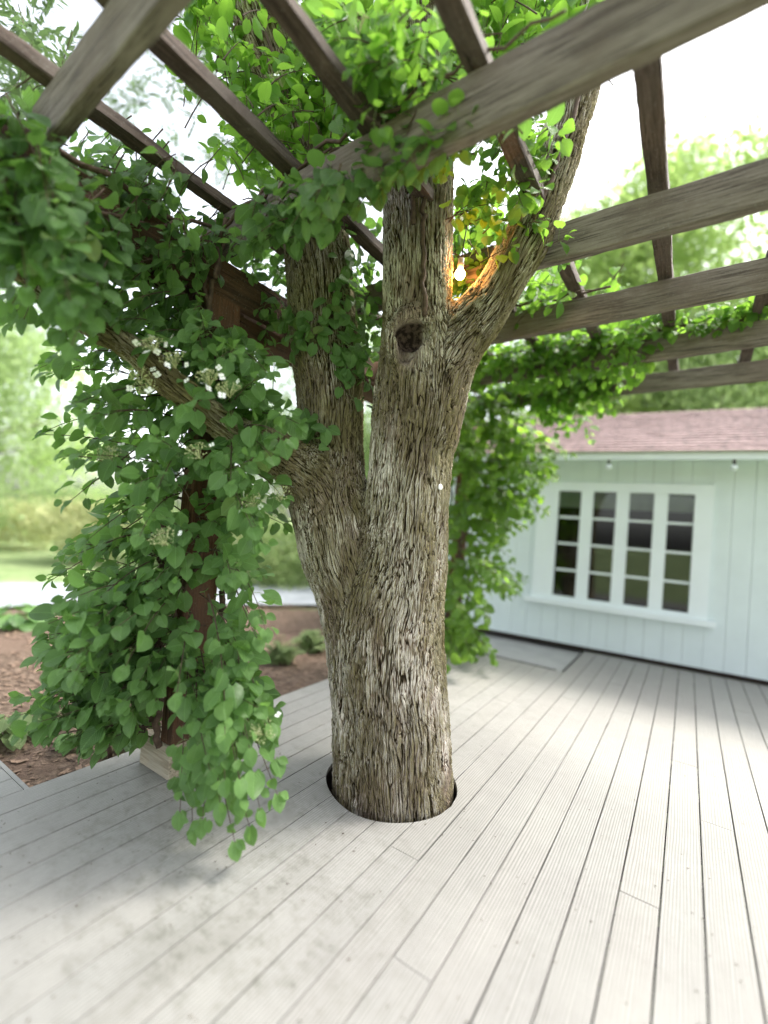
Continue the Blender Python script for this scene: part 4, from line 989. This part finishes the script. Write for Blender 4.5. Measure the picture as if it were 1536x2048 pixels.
for i, (u, d, h, r, mt_, lb) in enumerate(((175, 12, 1.55, 1.0, 'leaf_yellow', 'yellow flowering shrub behind the hydrangea at left'), (20, 13.5, 1.5, 1.3, 'leaf_yellow', 'pale yellow shrub at the left edge beyond the lawn'),
        (330, 14, 1.9, 1.5, 'leaf_far', 'low green shrub behind the left post'), (100, 17, 2.5, 1.7, 'leaf_far', 'rounded green shrub left of the yellow flowers'), (590, 11, 1.5, 1.3, 'leaf_far', 'green shrub beyond the path left of the trunk'),
        (480, 13, 1.9, 1.3, 'leaf_yellow', 'yellow-green shrub right of the left post'), (240, 20, 2.4, 2.2, 'leaf_pale', 'wide pale shrub far behind the hydrangea'), (700, 13, 1.8, 1.5, 'leaf_far', 'green shrub directly behind the trunk'),
        (-130, 11, 1.6, 1.4, 'leaf_far', 'bushy shrub at the far left edge beyond the path'))):
    far_tree('shrub', lb, 'shrub', gb(u, d), h, r, M[mt_], 4200, .10, 26, 0, G3, .0)
# hostas and ferns in the bed
def clump(name, label, cat, base, r, n, size, mat, up=.9, narrow=False):
    t = thing(name, label, cat, tuple(base), 0, 'low plants in the mulch bed'); P, D, Nn, S, T = [], [], [], [], []
    g = Geo()
    for i in range(n):
        a = rng.uniform(0, 6.28); q = rng.uniform(.1, 1) * r; dr = U3(math.cos(a), math.sin(a), 0); b = dr * q * .75 + U3(0, 0, rng.uniform(.3, 1) * up * r * (1.1 - q / r * .6))
        g.tube([(0, 0, 0), b * .6 + U3(0, 0, .03), b], .003, 3, False)
        if narrow:
            for k in range(9):
                for sg in (-1, 1):
                    P.append(b * (.35 + .085 * k) + U3(0, 0, .05 * math.sin(k * .35))); D.append(np.cross(dr, [0, 0, 1.]) * sg + dr * .4); Nn.append(U3(0, 0, 1) + dr * .2); S.append(size * (1 - .07 * k)); T.append(rng.random())
        else:
            P.append(b); D.append(dr + U3(0, 0, -.25)); Nn.append(U3(0, 0, 1) + dr * .5 + rng.normal(0, .15, 3)); S.append(size * rng.uniform(.7, 1.2)); T.append(rng.random())
    leaf_mass('foliage', P, D, Nn, S, T, mat, TPL_N if narrow else TPL_S, t, np.zeros(3)); g.build('stalks', M['petiole'], t)['kind'] = 'stuff'
def gz(u, v, z=-.12):
    r_ = at(u, v, 1) - [0, 0, EYE]; p = r_ * ((z - EYE) / r_[2]); return (p[0], p[1], z)
for u, v, r_, n_, sz, mt_, lb in ((30, 1250, .32, 34, .2, 'leaf', 'blue-green hosta in the mulch at the left edge'), (10, 1480, .2, 26, .10, 'leaf_far', 'light green weed clump by the deck corner'), (90, 1450, .16, 18, .08, 'leaf_far', 'small pale weed in the mulch near the deck corner'),
        (155, 1490, .14, 14, .08, 'leaf', 'dark leafy seedling under the hydrangea'), (240, 1500, .12, 14, .07, 'leaf', 'small seedling beside the post base')):
    clump('hosta' if 'hosta' in lb else 'weed', lb, 'plant', gz(u, v), r_, n_, sz, M[mt_])
for u, v, lb in ((620, 1300, 'green fern in the bed just left of the trunk'), (560, 1325, 'low fern behind the hydrangea at the deck edge'), (690, 1290, 'fern hidden partly behind the trunk')):
    clump('fern', lb, 'fern', gz(u, v), .34, 26, .11, M['leaf_far'], .8, True)
# bark chips and dead leaves in the bed, crumbs on the deck
def scatter(name, n, fn, s0, s1, mat, kind='stuff'):
    vs, qs = [], []
    for i in range(n):
        x, y, z = fn(); a = rng.uniform(0, 6.28); L = rng.uniform(s0, s1); Wd = L * rng.uniform(.25, .6); ca, sa = math.cos(a), math.sin(a)
        for dx, dy, dz in ((-1, -1, 0), (1, -1, .3), (1, 1, .1), (-1, 1, .4)): vs.append((x + (dx * L * ca - dy * Wd * sa), y + dx * L * sa + dy * Wd * ca, z + (dz + rng.uniform(0, .5)) * Wd))
        qs.append([4 * i + j for j in range(4)])
    me = fast_mesh(name, np.array(vs), np.array(qs), mat, smooth=False); o = link(bpy.data.objects.new(name, me)); tag(o, kind=kind); return o
M['chip'] = simple('bark_chips', (.17, .115, .08), .9, .6, 14)
M['crumb'] = simple('dry_crumbs', (.07, .05, .035), .9, .5, 30)
def bed():
    while True:
        x, y = rng.uniform(-6.5, -2.66), rng.uniform(1.05, 6.2)
        if x > -5.5 or y > 2: return x, y, -.125
tag(scatter('bark_mulch', 9000, bed, .006, .03, M['chip']), 'coarse brown bark mulch and dead leaves covering the planting bed', 'mulch')
def crumb():
    while True:
        x, y = rng.uniform(-2.5, 1.2), abs(rng.normal(.5, 1.3)) + .35
        if (x - HC[0]) ** 2 + (y - HC[1]) ** 2 > (HR + .03) ** 2 and y < 4: return x, y, .003
tag(scatter('leaf_crumbs', 700, crumb, .0015, .0055, M['crumb']), 'tiny dark plant crumbs scattered over the deck boards', 'debris')

# ------------------------------------------------------------------ the lit bulb in the fork and the tag on the trunk
bp = at(920, 549, 2.44)
mt, t, o = new_mat('glowing_glass'); g = N(t); em = g.n('ShaderNodeEmission', {'Color': (1, .40, .09, 1), 'Strength': 52.}); g.link(em.outputs[0], o.inputs[0]); M['glow'] = mt
lamp = thing('light_bulb', 'lit warm orange bulb hanging in the fork between the middle and right stems', 'light bulb', tuple(bp))
bm = bmesh.new(); bmesh.ops.create_uvsphere(bm, u_segments=20, v_segments=14, radius=.027)
for v_ in bm.verts:
    if v_.co.z > .005: k = (v_.co.z - .005) / .021; v_.co.x *= 1 - .45 * k; v_.co.y *= 1 - .45 * k; v_.co.z *= 1.5
me = bpy.data.meshes.new('glass_globe'); bm.to_mesh(me); bm.free(); me.materials.append(M['glow']); link(bpy.data.objects.new('glass_globe', me), lamp)
g_ = Geo(); g_.tube([(0, 0, .034), (0, 0, .045), (.002, 0, .085)], [.014, .017, .016], 12); g_.build('socket', simple('pale_socket', (.55, .45, .42), .5), lamp)
g_ = Geo(); g_.tube([(.002, 0, .085), (.01, .0, .18), (.03, .02, .42)], .003, 6); g_.build('cord', M['deck_under'], lamp)
h_ = hit(878, 974)
if h_ is not None:
    n_ = h_[1]; F = frame_of(U3(0, 0, 1.), n_[None][0])
    g_ = Geo(); g_.tube([(0, 0, .0), (0, 0, .003), (0, 0, .0045)], [.016, .016, .0135], 20)
    tg = g_.build('tree_tag', simple('white_tag', (.72, .72, .70), .4)); tag(tg, 'small round white tag fixed to the right side of the trunk', 'tag')
    mm = np.eye(4); mm[:3, :3] = F; mm[:3, 3] = h_[0] + n_ * .008; tg.matrix_basis = Matrix(mm.tolist())
